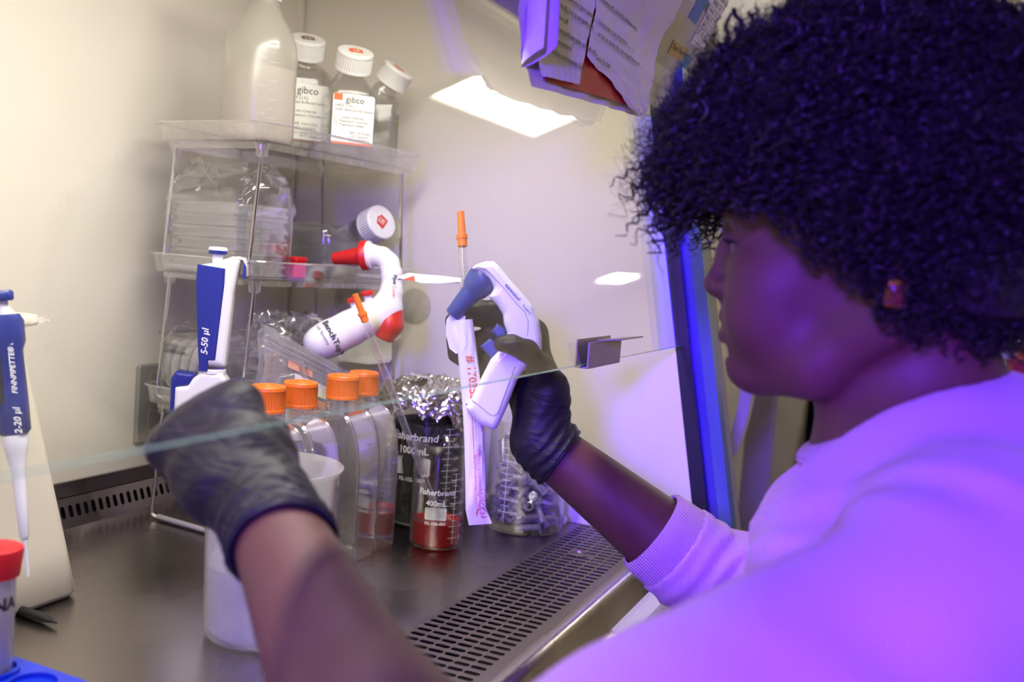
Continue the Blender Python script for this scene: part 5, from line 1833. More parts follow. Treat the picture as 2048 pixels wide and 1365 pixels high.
m.M = T(-0.033, 0, 0.045) @ Matrix.Rotation(R(90), 4, 'X')
m.box(-0.001, 0.001, -0.02, 0.02, -0.03, 0.03)
m.build('front_panel', 'box_red', t)

# ================================================================== the worker
nt = NT('skin')
p = nt.n('ShaderNodeBsdfPrincipled', Roughness=0.58)
p.inputs['Specular IOR Level'].default_value = 0.38
p.inputs['Subsurface Weight'].default_value = 0.12
p.inputs['Subsurface Radius'].default_value = (0.010, 0.004, 0.002)
p.inputs['Subsurface Scale'].default_value = 0.3
tc = nt.n('ShaderNodeTexCoord')
n1_ = nt.n('ShaderNodeTexNoise', Scale=40.0, Detail=6.0)
mx = nt.n('ShaderNodeMix', _data_type='RGBA')
mx.inputs[6].default_value = rgb(80, 47, 40)
mx.inputs[7].default_value = rgb(98, 60, 51)
n2_ = nt.n('ShaderNodeTexNoise', Scale=420.0, Detail=3.0)
bp = nt.n('ShaderNodeBump', Strength=0.22, Distance=0.0008)
nt.l(tc.outputs['Object'], n1_.inputs['Vector'])
nt.l(tc.outputs['Object'], n2_.inputs['Vector'])
nt.l(n1_.outputs[0], mx.inputs[0])
nt.l(mx.outputs[2], p.inputs['Base Color'])
nt.l(n2_.outputs[0], bp.inputs['Height'])
nt.l(bp.outputs[0], p.inputs['Normal'])
nt.l(p.outputs[0], nt.out.inputs[0])
MATS['skin'] = nt.m
solid('lips', rgb(128, 74, 66), 0.38, bump=(300, 0.2, 0.0006))
solid('lash', rgb(14, 10, 10), 0.6)
solid('eye_white', rgb(214, 208, 204), 0.2)
solid('iris', rgb(40, 22, 14), 0.15)
solid('gold', rgb(196, 142, 70), 0.25, 1.0)
solid('amber', rgb(96, 42, 34), 0.3, 0.0)
solid('hair', rgb(27, 22, 24), 0.38, spec=0.42)
# thin nitrile: fine stretch wrinkles
nt = NT('nitrile')
p = nt.n('ShaderNodeBsdfPrincipled', Roughness=0.48)
p.inputs['Base Color'].default_value = rgb(34, 32, 35)
p.inputs['Specular IOR Level'].default_value = 0.22
tc = nt.n('ShaderNodeTexCoord')
mp = nt.n('ShaderNodeMapping')
mp.inputs['Scale'].default_value = (34, 34, 120)
mp.inputs['Rotation'].default_value = (0.5, 0.35, 0.2)
n1_ = nt.n('ShaderNodeTexNoise', Scale=1.0, Detail=4.0, Distortion=0.8)
n2_ = nt.n('ShaderNodeTexNoise', Scale=160.0, Detail=2.0)
ad = nt.n('ShaderNodeMath', _operation='MULTIPLY_ADD', i1=0.18)
bp = nt.n('ShaderNodeBump', Strength=0.6, Distance=0.0035)
nt.l(tc.outputs['Object'], mp.inputs[0])
nt.l(mp.outputs[0], n1_.inputs['Vector'])
nt.l(tc.outputs['Object'], n2_.inputs['Vector'])
nt.l(n2_.outputs[0], ad.inputs[0])
nt.l(n1_.outputs[0], ad.inputs[2])
nt.l(ad.outputs[0], bp.inputs['Height'])
nt.l(bp.outputs[0], p.inputs['Normal'])
nt.l(p.outputs[0], nt.out.inputs[0])
MATS['nitrile'] = nt.m
def ribbed(name, col, direction, period, strength=0.5):
    """fine knit: ribs of the given period that repeat along a direction"""
    nt = NT(name)
    p = nt.n('ShaderNodeBsdfPrincipled', Roughness=0.8)
    p.inputs['Base Color'].default_value = col
    p.inputs['Sheen Weight'].default_value = 0.15
    tc = nt.n('ShaderNodeTexCoord')
    dt = nt.n('ShaderNodeVectorMath', _operation='DOT_PRODUCT')
    d = Vector(direction).normalized()
    dt.inputs[1].default_value = d * (2 * math.pi / period)
    sn = nt.n('ShaderNodeMath', _operation='SINE')
    nz = nt.n('ShaderNodeTexNoise', Scale=26.0, Detail=3.0)
    ad = nt.n('ShaderNodeMath', _operation='MULTIPLY_ADD', i1=1.6)
    bp = nt.n('ShaderNodeBump', Strength=strength, Distance=0.0007)
    nt.l(tc.outputs['Object'], dt.inputs[0])
    nt.l(tc.outputs['Object'], nz.inputs['Vector'])
    nt.l(dt.outputs['Value'], sn.inputs[0])
    nt.l(nz.outputs[0], ad.inputs[0])
    nt.l(sn.outputs[0], ad.inputs[2])
    nt.l(ad.outputs[0], bp.inputs['Height'])
    nt.l(bp.outputs[0], p.inputs['Normal'])
    nt.l(p.outputs[0], nt.out.inputs[0])
    MATS[name] = nt.m
KNIT = rgb(206, 162, 192)
ribbed('knit', KNIT, (0.42, -0.90, 0.10), 0.0024, 0.28)
ribbed('knit_cuff', KNIT, (0.36, -0.55, 0.75), 0.0024, 0.8)

X0 = 0.74
who = thing('person', 'person with curly black hair, pink top and black gloves working in the cabinet', 'person', (0, 0, 0))

# --- joints
SR, ER, WR = (0.915, -0.050, 0.205), (0.982, 0.150, 0.038), (0.9035, 0.3490, 0.1840)
SL, EL, WL = (0.570, -0.030, 0.205), (0.352, 0.165, 0.100), (0.4900, 0.3560, 0.1920)
# right hand: thumb towards the camera, fingers round the back of the handle
RH = dict(
    thumb=([(0.9020, 0.3500, 0.2330), (0.8860, 0.3500, 0.2580), (0.8680, 0.3575, 0.2765), (0.8530, 0.3680, 0.2830), (0.8480, 0.3760, 0.2825)], [0.0175, 0.0140, 0.0105, 0.0092, 0.0076]),
    index=([(0.9100, 0.3780, 0.2900), (0.8990, 0.4060, 0.3085), (0.8870, 0.4185, 0.3070), (0.8720, 0.4290, 0.3025), (0.8635, 0.4370, 0.2990)], [0.0135, 0.0140, 0.0125, 0.0108, 0.0085]),
    middle=([(0.9140, 0.3780, 0.2740), (0.9000, 0.4060, 0.2850), (0.8885, 0.4200, 0.2780), (0.8790, 0.4320, 0.2780), (0.8745, 0.4370, 0.2800)], [0.0125, 0.0125, 0.0115, 0.0098, 0.0080]),
    ring=([(0.9140, 0.3760, 0.2590), (0.8970, 0.4050, 0.2600), (0.8850, 0.4240, 0.2540), (0.8755, 0.4350, 0.2660), (0.8710, 0.4390, 0.2800)], [0.0115, 0.0108, 0.0095, 0.0088, 0.0074]),
    little=([(0.9120, 0.3720, 0.2440), (0.8950, 0.3980, 0.2450), (0.8830, 0.4090, 0.2460), (0.8765, 0.4150, 0.2550)], [0.0105, 0.0095, 0.0085, 0.0072]))
RPALM = [((0.9060, 0.3540, 0.2180), 0.024), ((0.9090, 0.3660, 0.2400), 0.021), ((0.9120, 0.3740, 0.2600), 0.018), ((0.9090, 0.3740, 0.2850), 0.015), ((0.9040, 0.3520, 0.2380), 0.019)]
# left fist over the plastic beaker: knuckles away from the camera
def lp(x, y, D):
    return tuple(Vector((0, 0, 0.36)) + D * (-CN + CR * ((x - 1024) / 1987.66) - CU * ((y - 682.5) / 1987.66)))
LH = dict(
    index=([(0.523, 0.402, 0.265), (0.556, 0.428, 0.266), (0.571, 0.430, 0.238), (0.552, 0.417, 0.226)], [0.0135, 0.0122, 0.0105, 0.0088]),
    middle=([(0.514, 0.4165, 0.255), (0.541, 0.446, 0.252), (0.556, 0.446, 0.224), (0.539, 0.431, 0.213)], [0.0135, 0.0122, 0.0105, 0.0088]),
    ring=([(0.504, 0.430, 0.243), (0.526, 0.459, 0.236), (0.540, 0.456, 0.210), (0.525, 0.441, 0.201)], [0.0130, 0.0115, 0.0100, 0.0084]),
    little=([(0.492, 0.440, 0.230), (0.508, 0.464, 0.221), (0.521, 0.458, 0.199), (0.510, 0.446, 0.192)], [0.0120, 0.0105, 0.0092, 0.0078]),
    thumb=([(0.509, 0.361, 0.214), (0.528, 0.372, 0.232), (0.552, 0.392, 0.238), (0.566, 0.414, 0.232), (0.566, 0.424, 0.226)], [0.0190, 0.0155, 0.0122, 0.0105, 0.0085]))
LPALM = [((0.497, 0.366, 0.205), 0.0250), ((0.506, 0.388, 0.230), 0.0240), ((0.498, 0.404, 0.222), 0.0215), ((0.489, 0.396, 0.210), 0.020)]

LSHIFT = CR * -0.012 + CU * -0.004
LH = {k_: ([tuple(Vector(p_) + LSHIFT) for p_ in pts], [r * 0.94 for r in rs]) for k_, (pts, rs) in LH.items()}
for k_, v_ in (('index', CR * -0.004 + CU * -0.009), ('middle', CU * -0.007 + CR * 0.001), ('ring', CR * 0.006 + CU * -0.003), ('little', CR * 0.012), ('thumb', CR * -0.004 + CU * -0.002)):
    LH[k_] = ([tuple(Vector(p_) + v_ * (1.0 if q_ else 0.7)) for q_, p_ in enumerate(LH[k_][0])], LH[k_][1])
LPALM = [(tuple(Vector(c_) + LSHIFT * 0.8), r * 0.94) for c_, r in LPALM]
WL = tuple(Vector(WL) + LSHIFT * 0.3)
def hand(f, H, palm, wrist, sh, flat=None):
    for nm, (pts, rs) in H.items():
        f.chain(pts, [max(0.004, r - sh) for r in rs], 0.0045)
    names = ['index', 'middle', 'ring', 'little']
    for nm in names:                                                  # metacarpals fan out from the wrist
        a = H[nm][0][0]
        f.cap(wrist, a, 0.0185 - sh, H[nm][1][0] + 0.002 - sh, 0.014)
    f.cap(wrist, H['thumb'][0][0], 0.019 - sh, H['thumb'][1][0] - sh, 0.014)
    for c_, r in palm:
        f.ell(c_, (r - sh,) * 3, 0.016)
    return f

# --- body: one continuous skin
def axis(parts):
    out = []
    for a, b_, h in parts:
        out += list(np.arange(a, b_, h))
    return np.array(out, np.float32)
f = Field(axis([(0.29, 0.655, 0.0042), (0.655, 0.825, 0.0019), (0.825, 1.05, 0.0042)]),
          axis([(-0.16, -0.06, 0.0042), (-0.06, 0.185, 0.0021), (0.185, 0.48, 0.0038)]),
          axis([(-0.12, 0.235, 0.0042), (0.235, 0.44, 0.0019), (0.44, 0.54, 0.004)]))
def sym(fn, x, *a, **k):
    fn((X0 - x,) , *a, **k)
both = lambda dx, y, z: [(X0 - dx, y, z), (X0 + dx, y, z)]
f.ell((X0, 0.055, 0.418), (0.073, 0.094, 0.098), 0.02)                     # cranium
f.ell((X0, 0.088, 0.372), (0.061, 0.062, 0.075), 0.025)                    # face
f.ell((X0, 0.102, 0.325), (0.043, 0.042, 0.037), 0.020)                    # lower face
for s_ in (-1, 1):
    f.cap((X0 + s_ * 0.058, 0.036, 0.338), (X0 + s_ * 0.040, 0.078, 0.303), 0.0165, 0.0140, 0.030)   # jaw
    f.cap((X0 + s_ * 0.040, 0.078, 0.303), (X0 + s_ * 0.010, 0.120, 0.2975), 0.0140, 0.0135, 0.026)
    f.ell((X0 + s_ * 0.041, 0.113, 0.358), (0.023, 0.026, 0.021), 0.018)     # cheekbone
    f.ell((X0 + s_ * 0.036, 0.112, 0.334), (0.024, 0.028, 0.026), 0.018)     # cheek
    f.cap((X0 + s_ * 0.012, 0.144, 0.4035), (X0 + s_ * 0.046, 0.128, 0.402), 0.0085, 0.008, 0.014)  # brow
f.ell((X0, 0.1225, 0.2975), (0.018, 0.0170, 0.0145), 0.012)                 # chin
f.ell((X0, 0.108, 0.2945), (0.026, 0.030, 0.011), 0.014)
f.ell((X0, 0.124, 0.325), (0.026, 0.0235, 0.026), 0.014)                    # muzzle
for s_ in (-1, 1):                                                          # eye sockets
    f.ell((X0 + s_ * 0.031, 0.1545, 0.387), (0.018, 0.015, 0.0105), 0.010, 'sub')
for s_ in (-1, 1):
    f.ell((X0 + s_ * 0.031, 0.1295, 0.3865), (0.0145, 0.0135, 0.0125), 0.004)   # lids over the eyeball
    f.cap((X0 + s_ * 0.019, 0.1375, 0.3905), (X0 + s_ * 0.043, 0.1330, 0.3895), 0.0042, 0.0038, 0.004)
f.cap((X0, 0.1455, 0.391), (X0, 0.1495, 0.379), 0.0082, 0.0085, 0.010)       # nose
f.cap((X0, 0.1495, 0.379), (X0, 0.1560, 0.3565), 0.0085, 0.0100, 0.008)
f.ell((X0, 0.1565, 0.3550), (0.0112, 0.0098, 0.0088), 0.005)
for s_ in (-1, 1):
    f.ell((X0 + s_ * 0.0135, 0.1470, 0.3525), (0.0082, 0.0102, 0.0080), 0.005)
    f.cap((X0 + s_ * 0.0195, 0.139, 0.352), (X0 + s_ * 0.022, 0.133, 0.346), 0.004, 0.003, 0.010)
    f.ell((X0 + s_ * 0.0072, 0.1515, 0.3455), (0.0042, 0.0062, 0.0040), 0.002, 'sub')
f.cap((X0, 0.1500, 0.3440), (X0, 0.1455, 0.3370), 0.004, 0.006, 0.006)        # philtrum
LIPU = [(0.0, 0.1462, 0.3312), (0.006, 0.1458, 0.3322), (0.014, 0.1415, 0.3300), (0.0235, 0.1320, 0.3255)]
LIPL = [(0.0, 0.1448, 0.3188), (0.008, 0.1440, 0.3186), (0.016, 0.1395, 0.3200), (0.0235, 0.1315, 0.3240)]
for s_ in (-1, 1):
    f.chain([(X0 + s_ * a, b_, c_) for a, b_, c_ in LIPU], [0.0064, 0.0062, 0.0050, 0.0028], 0.0035)
    f.chain([(X0 + s_ * a, b_, c_) for a, b_, c_ in LIPL], [0.0072, 0.0070, 0.0056, 0.0028], 0.0035)
    f.chain([(X0 + s_ * a, b_ + 0.0075, c_) for a, b_, c_ in ((0, 0.1455, 0.3252), (0.010, 0.1430, 0.3250), (0.019, 0.1350, 0.3246), (0.026, 0.1255, 0.3238))], [0.0016, 0.0016, 0.0016, 0.0014], 0.003, 'sub')
f.ell((X0, 0.1420, 0.3075), (0.016, 0.0075, 0.0050), 0.006, 'sub')          # dip above the chin
for s_ in (-1, 1):                                                          # ears
    f.ell((X0 + s_ * 0.075, 0.030, 0.382), (0.007, 0.016, 0.028), 0.006)
    f.ell((X0 + s_ * 0.079, 0.034, 0.384), (0.005, 0.009, 0.017), 0.003, 'sub')
    f.ell((X0 + s_ * 0.073, 0.036, 0.358), (0.0055, 0.0075, 0.0085), 0.005)
# neck and torso
f.cap((X0, 0.026, 0.335), (X0, 0.010, 0.245), 0.047, 0.053, 0.018)
f.cap((X0, 0.050, 0.305), (X0, 0.036, 0.240), 0.028, 0.030, 0.018)
f.cap((X0, 0.010, 0.332), (X0, -0.012, 0.258), 0.034, 0.046, 0.03)
f.cap((X0 - 0.12, -0.030, 0.215), (X0 + 0.12, -0.035, 0.215), 0.055, 0.055, 0.04)
f.cap((X0, -0.020, 0.180), (X0, -0.045, -0.060), 0.105, 0.100, 0.05)
for S_, E_, W_ in ((SR, ER, WR), (SL, EL, WL)):
    f.cap(S_, E_, 0.050, 0.042, 0.03)
    mid = tuple(E_[i] + 0.30 * (W_[i] - E_[i]) for i in range(3))
    f.cap(E_, mid, 0.0405, 0.0415, 0.02)
    f.cap(mid, W_, 0.0415, 0.0262, 0.02)
hand(f, RH, RPALM, WR, 0.0018)
hand(f, LH, LPALM, WL, 0.0018)
f.build('body', 'skin', who)
# lips, eyes, lashes
m = MB()
for L_, rs in ((LIPU, [0.0058, 0.0056, 0.0045, 0.0020]), (LIPL, [0.0066, 0.0064, 0.0050, 0.0020])):
    pts = [(X0 - a, b_ + 0.0011, c_) for a, b_, c_ in L_[::-1]] + [(X0 + a, b_ + 0.0011, c_) for a, b_, c_ in L_[1:]]
    rr = rs[::-1] + rs[1:]
    pp, r2 = [], []
    for i in range(len(pts) - 1):
        for q in range(4):
            u = q / 4
            pp.append(tuple(Vector(pts[i]).lerp(Vector(pts[i + 1]), u)))
            r2.append(rr[i] * (1 - u) + rr[i + 1] * u)
    m.tube(pp + [pts[-1]], r2 + [rr[-1]], 12)
m.build('lips', 'lips', who, smooth=80)
for s_ in (-1, 1):
    m = MB()
    m.M = frame((X0 + s_ * 0.031, 0.1312, 0.3835), (0.0, 1, -0.35), (1, 0, 0))
    prof = [(0.0118 * math.sin(a), 0.0118 * math.cos(a)) for a in np.linspace(math.pi, 0.0001, 14)]
    m.lathe(prof, 22)
    ey = m.build('eyeball', 'eye_white', who)
    m = MB()
    m.M = frame((X0 + s_ * 0.031, 0.1312, 0.3835), (0.0, 1, -0.35), (1, 0, 0))
    m.lathe([(0.0062, 0.0103), (0.0045, 0.0114), (0.0001, 0.0121)], 20)
    m.build('iris', 'iris', ey)
    m = MB()
    for q in range(26):
        u = q / 25
        bx = X0 + s_ * (0.019 + 0.027 * u)
        by = 0.1428 - 0.010 * u * u
        bz = 0.3852 + 0.0012 * math.sin(math.pi * u)
        m.tube([(bx, by, bz), (bx + s_ * 0.0012 * u, by + 0.004, bz - 0.0010), (bx + s_ * 0.0035 * u, by + 0.0085 - 0.002 * u, bz + 0.0012)], [0.00045, 0.00035, 0.0001], 4)
    m.tube([(X0 + s_ * (0.0185 + 0.028 * u), 0.1422 - 0.0105 * u * u, 0.3853 + 0.0012 * math.sin(math.pi * u)) for u in np.linspace(0, 1, 10)], 0.0009, 5)
    tag(m.build('eyelashes', 'lash', who), kind='stuff')
m = MB()
m.M = frame((X0 - 0.0215, 0.1475, 0.3540), (-0.8, 0.5, 0.1))
m.lathe([(0, -0.001), (0.0014, 0), (0.0010, 0.0012), (0, 0.0014)], 12)
m.build('nose_stud', 'chrome', who)

# --- gloves
for nm, H, palm, W_, E_, lo, hi in (('right_glove', RH, RPALM, WR, ER, (0.83, 0.30, 0.14), (0.95, 0.455, 0.33)), ('left_glove', LH, LPALM, WL, EL, (0.43, 0.32, 0.13), (0.60, 0.49, 0.30))):
    f = Field.uniform(lo, hi, 0.0016)
    hand(f, H, palm, W_, 0.0)
    W_, E_ = np.array(W_), np.array(E_)
    d = (E_ - W_) / np.linalg.norm(E_ - W_)
    f.cap(W_ - d * 0.004, W_ + d * 0.020, 0.0288, 0.0320, 0.012)
    f.cap(W_ + d * 0.020, W_ + d * 0.040, 0.0320, 0.0352, 0.006)
    # gathers in the loose cuff and creases across the back of the hand
    X, Y, Z = np.meshgrid(*f.ax, indexing='ij')
    s_ = (X - W_[0]) * d[0] + (Y - W_[1]) * d[1] + (Z - W_[2]) * d[2]
    q = np.cross(d, (0.3, 0.2, 1.0)); q /= np.linalg.norm(q)
    u_ = (X - W_[0]) * q[0] + (Y - W_[1]) * q[1] + (Z - W_[2]) * q[2]
    wr_ = np.exp(-((s_ - 0.012) / 0.022) ** 2)
    f.F += (0.0011 * np.sin(s_ * 620 + 60 * u_ + 2.2 * np.sin(u_ * 130)) * wr_ + 0.00055 * np.sin(s_ * 260 + 110 * u_ + 1.5 * np.sin(u_ * 70)) * (1 - wr_)).astype(np.float32)
    cutn = d + 0.12 * q
    f.cut(tuple(W_ + d * 0.021), tuple(cutn))
    gl = f.build('glove', 'nitrile', who)
    gl['label'] = 'black nitrile glove on the ' + ('hand holding the white controller' if nm[0] == 'r' else 'clenched fist')
    # rolled hem
    q2 = np.cross(d, q)
    m = MB()
    m.tube([tuple(W_ + d * (0.0215) + (q * math.cos(a) + q2 * math.sin(a)) * 0.0312 - d * 0.12 * 0.031 * math.cos(a)) for a in np.linspace(0, 2 * math.pi, 33)], 0.0019, 8, caps=False)
    m.build('rolled_hem', 'nitrile', gl)

# --- pink top: torso, sleeves pushed up to the elbows
f = Field.uniform((0.27, -0.20, -0.13), (1.07, 0.285, 0.325), 0.0040)
f.cap((X0 - 0.125, -0.028, 0.212), (X0 + 0.125, -0.035, 0.212), 0.064, 0.064, 0.04)
f.cap((X0, -0.015, 0.180), (X0, -0.045, -0.16), 0.118, 0.112, 0.05)
f.cap((X0 - 0.07, 0.030, 0.150), (X0 + 0.07, 0.030, 0.150), 0.070, 0.070, 0.05)
f.cap((X0 - 0.040, -0.020, 0.252), (X0 + 0.040, -0.022, 0.252), 0.036, 0.036, 0.05)
f.cap((X0, -0.038, 0.258), (X0, -0.040, 0.248), 0.046, 0.055, 0.03)
f.cap((0.450, 0.108, 0.152), (0.438, 0.122, 0.150), 0.022, 0.019, 0.016)
for S_, E_, W_, n_ in ((SR, ER, WR, 'R'), (SL, EL, WL, 'L')):
    S_, E_, W_ = map(np.array, (S_, E_, W_))
    f.cap(S_, E_, 0.064, 0.055, 0.04)
    d = (W_ - E_) / np.linalg.norm(W_ - E_)
    L_ = 0.115 if n_ == 'R' else 0.050
    f.cap(E_, E_ + d * L_, 0.053, 0.0475 if n_ == 'R' else 0.050, 0.02)
X, Y, Z = np.meshgrid(*f.ax, indexing='ij')
# folds radiating from the armpits and gathers in the pushed-up sleeves
for S_, E_, k_ in ((SR, ER, 1), (SL, EL, -1)):
    S_, E_ = np.array(S_), np.array(E_)
    ua = (E_ - S_) / np.linalg.norm(E_ - S_)
    s_ = (X - S_[0]) * ua[0] + (Y - S_[1]) * ua[1] + (Z - S_[2]) * ua[2]
    g_ = np.exp(-((s_ - 0.06) / 0.07) ** 2) * (np.sqrt((X - S_[0]) ** 2 + (Y - S_[1]) ** 2 + (Z - S_[2]) ** 2) < 0.25)
    f.F += (0.0030 * (np.sin(s_ * 85 + 26 * Z * k_ + 2.4 * np.sin(X * 24 + Z * 31)) + 0.6 * np.sin(s_ * 41 - 60 * Z + X * 33)) * g_).astype(np.float32)
d = np.array(WR) - np.array(ER); d /= np.linalg.norm(d)
s_ = (X - ER[0]) * d[0] + (Y - ER[1]) * d[1] + (Z - ER[2]) * d[2]
rr = np.sqrt((X - ER[0] - s_ * d[0]) ** 2 + (Y - ER[1] - s_ * d[1]) ** 2 + (Z - ER[2] - s_ * d[2]) ** 2)
f.F += (0.0026 * np.sin(s_ * 330 + 1.5 * np.sin(80 * X)) * np.exp(-((s_ - 0.055) / 0.026) ** 2) * (rr < 0.08)).astype(np.float32)
for W_, E_, L_, lo, hi in ((WR, ER, 0.094, (0.87, 0.19, 0.02), (1.02, 0.29, 0.17)), (WL, EL, 0.035, (0.30, 0.17, 0.03), (0.45, 0.285, 0.20))):
    W_, E_ = np.array(W_), np.array(E_)
    d = (W_ - E_) / np.linalg.norm(W_ - E_)
    f.cut(tuple(E_ + d * L_), tuple(d), lo, hi)
# neck opening
f.cap((X0, 0.020, 0.300), (X0, 0.100, 0.262), 0.0575, 0.050, 0.008, 'sub')
sh_ = f.build('pink_top', 'knit', who)
sh_['label'] = 'pink ribbed knit top with sleeves pushed to the elbows'
# cuff of the right sleeve and neckband
W_, E_ = np.array(WR), np.array(ER)
d = (W_ - E_) / np.linalg.norm(W_ - E_)
q = np.cross(d, (0, 0, 1)); q /= np.linalg.norm(q)
q2 = np.cross(d, q)
m = MB()
rings = []
for s_, r_ in ((0.076, 0.0430), (0.078, 0.0468), (0.090, 0.0470), (0.108, 0.0455), (0.1225, 0.0440), (0.1240, 0.0420), (0.1225, 0.0395)):
    rings.append([tuple(E_ + d * s_ + (q * math.cos(a) + q2 * math.sin(a)) * r_) for a in np.linspace(0, 2 * math.pi, 56, endpoint=False)])
m.loft(rings, cap0=False, cap1=False)
m.build('cuff', 'knit_cuff', sh_, smooth=60)
m = MB()
nb = []
for a in np.linspace(0, 2 * math.pi, 49):
    ca, sa = math.cos(a), math.sin(a)
    # ellipse lying on the sloping neck: low in front, high at the back
    y_ = 0.014 + 0.066 * ca
    z_ = 0.279 - (0.040 if ca > 0 else 0.022) * ca - 0.002 * abs(sa)
    nb.append((X0 + 0.0625 * sa, y_, z_))
m.tube(nb, 0.0068, 10, caps=False, flat=1.5)
m.build('neckband', 'knit_cuff', sh_, smooth=80)

# --- earring on the near ear
er = MB()
EX, EY, EZ = X0 - 0.104, 0.0285, 0.371
er.tube([(EX, EY, EZ + 0.010), (EX - 0.003, EY + 0.001, EZ + 0.006), (EX - 0.003, EY, EZ), (EX, EY, EZ - 0.004), (EX + 0.002, EY, EZ + 0.004)], 0.0006, 6)
e0 = er.build('earring', 'gold', who)
e0['label'] = 'gold drop earring with a square amber stone'
m = MB()
m.M = frame((EX - 0.001, EY, EZ - 0.0130), (-0.93, -0.36, -0.25), (0.36, -0.93, 0))
outer, inner = rrect(0.0128, 0.0158, 0.003, 4), rrect(0.0094, 0.0124, 0.002, 4)
m.loft([[(x, y, z) for x, y in o_] for o_, z in ((outer, -0.0015), (outer, 0.0012), (inner, 0.0018))], cap1=False)
m.build('stone_setting', 'gold', e0)
m = MB()
m.M = frame((EX - 0.001, EY, EZ - 0.0130), (-0.93, -0.36, -0.25), (0.36, -0.93, 0))
m.loft([[(x * k_, y * k_, z) for x, y in inner] for k_, z in ((1.0, 0.001), (0.95, 0.0028), (0.55, 0.0040))])
m.build('stone', 'amber', e0, smooth=15)

# --- hair: a dark core and many coiled locks
f = Field.uniform((0.58, -0.13, 0.29), (0.90, 0.235, 0.585), 0.004)
HC = np.array((X0, 0.050, 0.440))
def hair_floor(y):
    """lowest height of the hair at a given y, from the fringe round the ear to the nape"""
    return np.interp(y, [-0.12, -0.06, -0.02, 0.010, 0.030, 0.050, 0.062, 0.075, 0.090, 0.105, 0.125, 0.150, 0.175, 0.23], [0.345, 0.338, 0.336, 0.342, 0.352, 0.372, 0.378, 0.388, 0.398, 0.413, 0.420, 0.421, 0.412, 0.410])
f.ell(HC, (0.098, 0.122, 0.102), 0.01)
f.ell((X0, 0.095, 0.450), (0.084, 0.078, 0.068), 0.03)
f.ell((X0, -0.015, 0.385), (0.090, 0.066, 0.068), 0.02)
X, Y, Z = np.meshgrid(*f.ax, indexing='ij')
f.F += (0.0035 * np.sin(X * 210 + 2 * np.sin(Z * 160)) * np.sin(Y * 190 + 1.7 * np.sin(X * 120)) * np.sin(Z * 150)).astype(np.float32)
f.F = np.maximum(f.F, (hair_floor(Y) + 0.012 - Z).astype(np.float32))
hc = f.build('hair', 'hair', who)
hc['label'] = 'short rounded mass of tight black curls'
g = np.random.default_rng(77)
OUT = np.array((0.122, 0.140, 0.118))                                        # reach of the outer curls
def outer_r(dirs):
    base = 1 / np.sqrt(((dirs / OUT) ** 2).sum(1))
    bulge = 1 + 0.09 * np.sin(dirs[:, 0] * 9 + 1) * np.sin(dirs[:, 1] * 7 + 2) * np.sin(dirs[:, 2] * 8) + 0.045 * np.sin(dirs[:, 0] * 23 + 2 * dirs[:, 2]) * np.sin(dirs[:, 1] * 21 + 1) * np.sin(dirs[:, 2] * 19)
    fr_ = np.clip(dirs[:, 1], 0, 1) ** 3 * 0.022 * np.clip(1 - np.abs(dirs[:, 2] - 0.05) * 1.4, 0, 1)
    return base * bulge + fr_
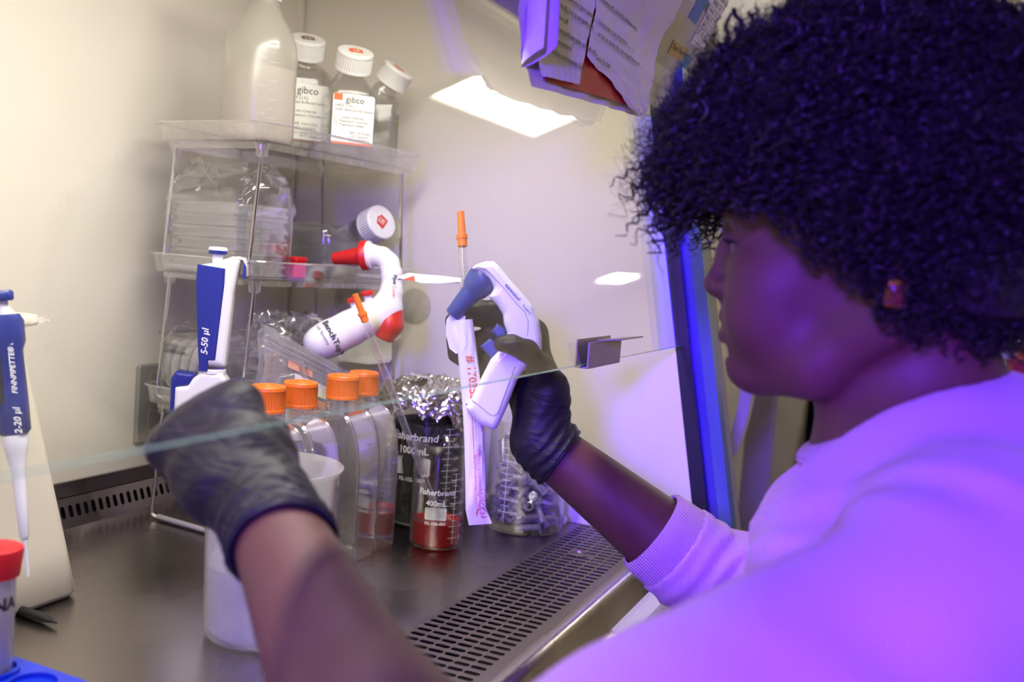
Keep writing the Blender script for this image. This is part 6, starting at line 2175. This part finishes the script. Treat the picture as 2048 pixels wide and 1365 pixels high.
def locks(name, n, npts, sides, r0, coil, length, seed, depth, label=None):
    g = np.random.default_rng(seed)
    D = g.normal(size=(n * 3, 3))
    D /= np.linalg.norm(D, axis=1)[:, None]
    D = D[D[:, 2] > -0.85]
    rad = outer_r(D) * g.uniform(depth[0], depth[1], len(D))
    P = HC + D * rad[:, None]
    keep = P[:, 2] > hair_floor(P[:, 1]) + np.where(P[:, 1] > 0.165, g.normal(0.004, 0.014, len(P)), g.uniform(-0.006, 0.014, len(P)))
    P, D = P[keep][:n], D[keep][:n]
    n = len(P)
    t = np.linspace(0, 1, npts)[None, :, None]
    Ln = (length * g.uniform(0.6, 1.25, n))[:, None, None]
    down = np.array((0, 0, -1.0))
    ax = D * 0.30 + down * g.uniform(0.6, 1.3, n)[:, None] + g.normal(size=(n, 3)) * 0.30
    ax /= np.linalg.norm(ax, axis=1)[:, None]
    a1 = np.cross(ax, g.normal(size=(n, 3)))
    a1 /= np.linalg.norm(a1, axis=1)[:, None]
    a2 = np.cross(ax, a1)
    turns = g.uniform(1.6, 3.4, n)[:, None, None] * (length / 0.03)
    ph = g.uniform(0, 6.28, n)[:, None, None]
    cr = (coil * g.uniform(0.6, 1.4, n))[:, None, None] * np.clip(t * 4, 0.3, 1)
    C = P[:, None] - ax[:, None] * Ln * 0.35 + ax[:, None] * Ln * t + (a1[:, None] * np.cos(6.283 * turns * t + ph) + a2[:, None] * np.sin(6.283 * turns * t + ph)) * cr
    fl_ = hair_floor(C[:, :, 1]) - 0.012 - np.abs(g.normal(0, 0.010, n))[:, None] * np.where(C[:, :, 1] > 0.165, 1.6, 0.4)
    fl_ = np.where(C[:, :, 1] > 0.168, -1, fl_)
    C[:, :, 2] = np.maximum(C[:, :, 2], fl_ + 0.004 * np.sin(C[:, :, 1] * 300))
    Tn = np.gradient(C, axis=1)
    Tn /= np.linalg.norm(Tn, axis=2)[:, :, None] + 1e-9
    ref = np.array((0.31, 0.17, 0.93))
    u = np.cross(Tn, ref)
    u /= np.linalg.norm(u, axis=2)[:, :, None] + 1e-9
    v = np.cross(Tn, u)
    rr = (r0 * (1 - 0.75 * np.linspace(0, 1, npts) ** 2.5))[None, :, None] * g.uniform(0.7, 1.3, n)[:, None, None]
    rings = np.stack([C + (u * math.cos(2 * math.pi * k / sides) + v * math.sin(2 * math.pi * k / sides)) * rr for k in range(sides)], 2)
    V = rings.reshape(-1, 3)
    i = np.arange(n)[:, None, None]
    j = np.arange(npts - 1)[None, :, None]
    k = np.arange(sides)[None, None, :]
    b0 = i * npts * sides + j * sides
    Q = np.stack([b0 + k, b0 + (k + 1) % sides, b0 + sides + (k + 1) % sides, b0 + sides + k], -1).reshape(-1, 4)
    o = np_mesh(name, V, Q, 'hair', hc)
    return tag(o, kind='stuff')
locks('curl_locks', 4600, 24, 4, 0.00150, 0.0036, 0.056, 3, (0.84, 0.98))
locks('fine_curls', 3600, 18, 3, 0.00055, 0.0046, 0.050, 4, (0.92, 1.03))
locks('flyaway_hair', 2600, 12, 3, 0.00022, 0.0050, 0.040, 5, (1.0, 1.11))
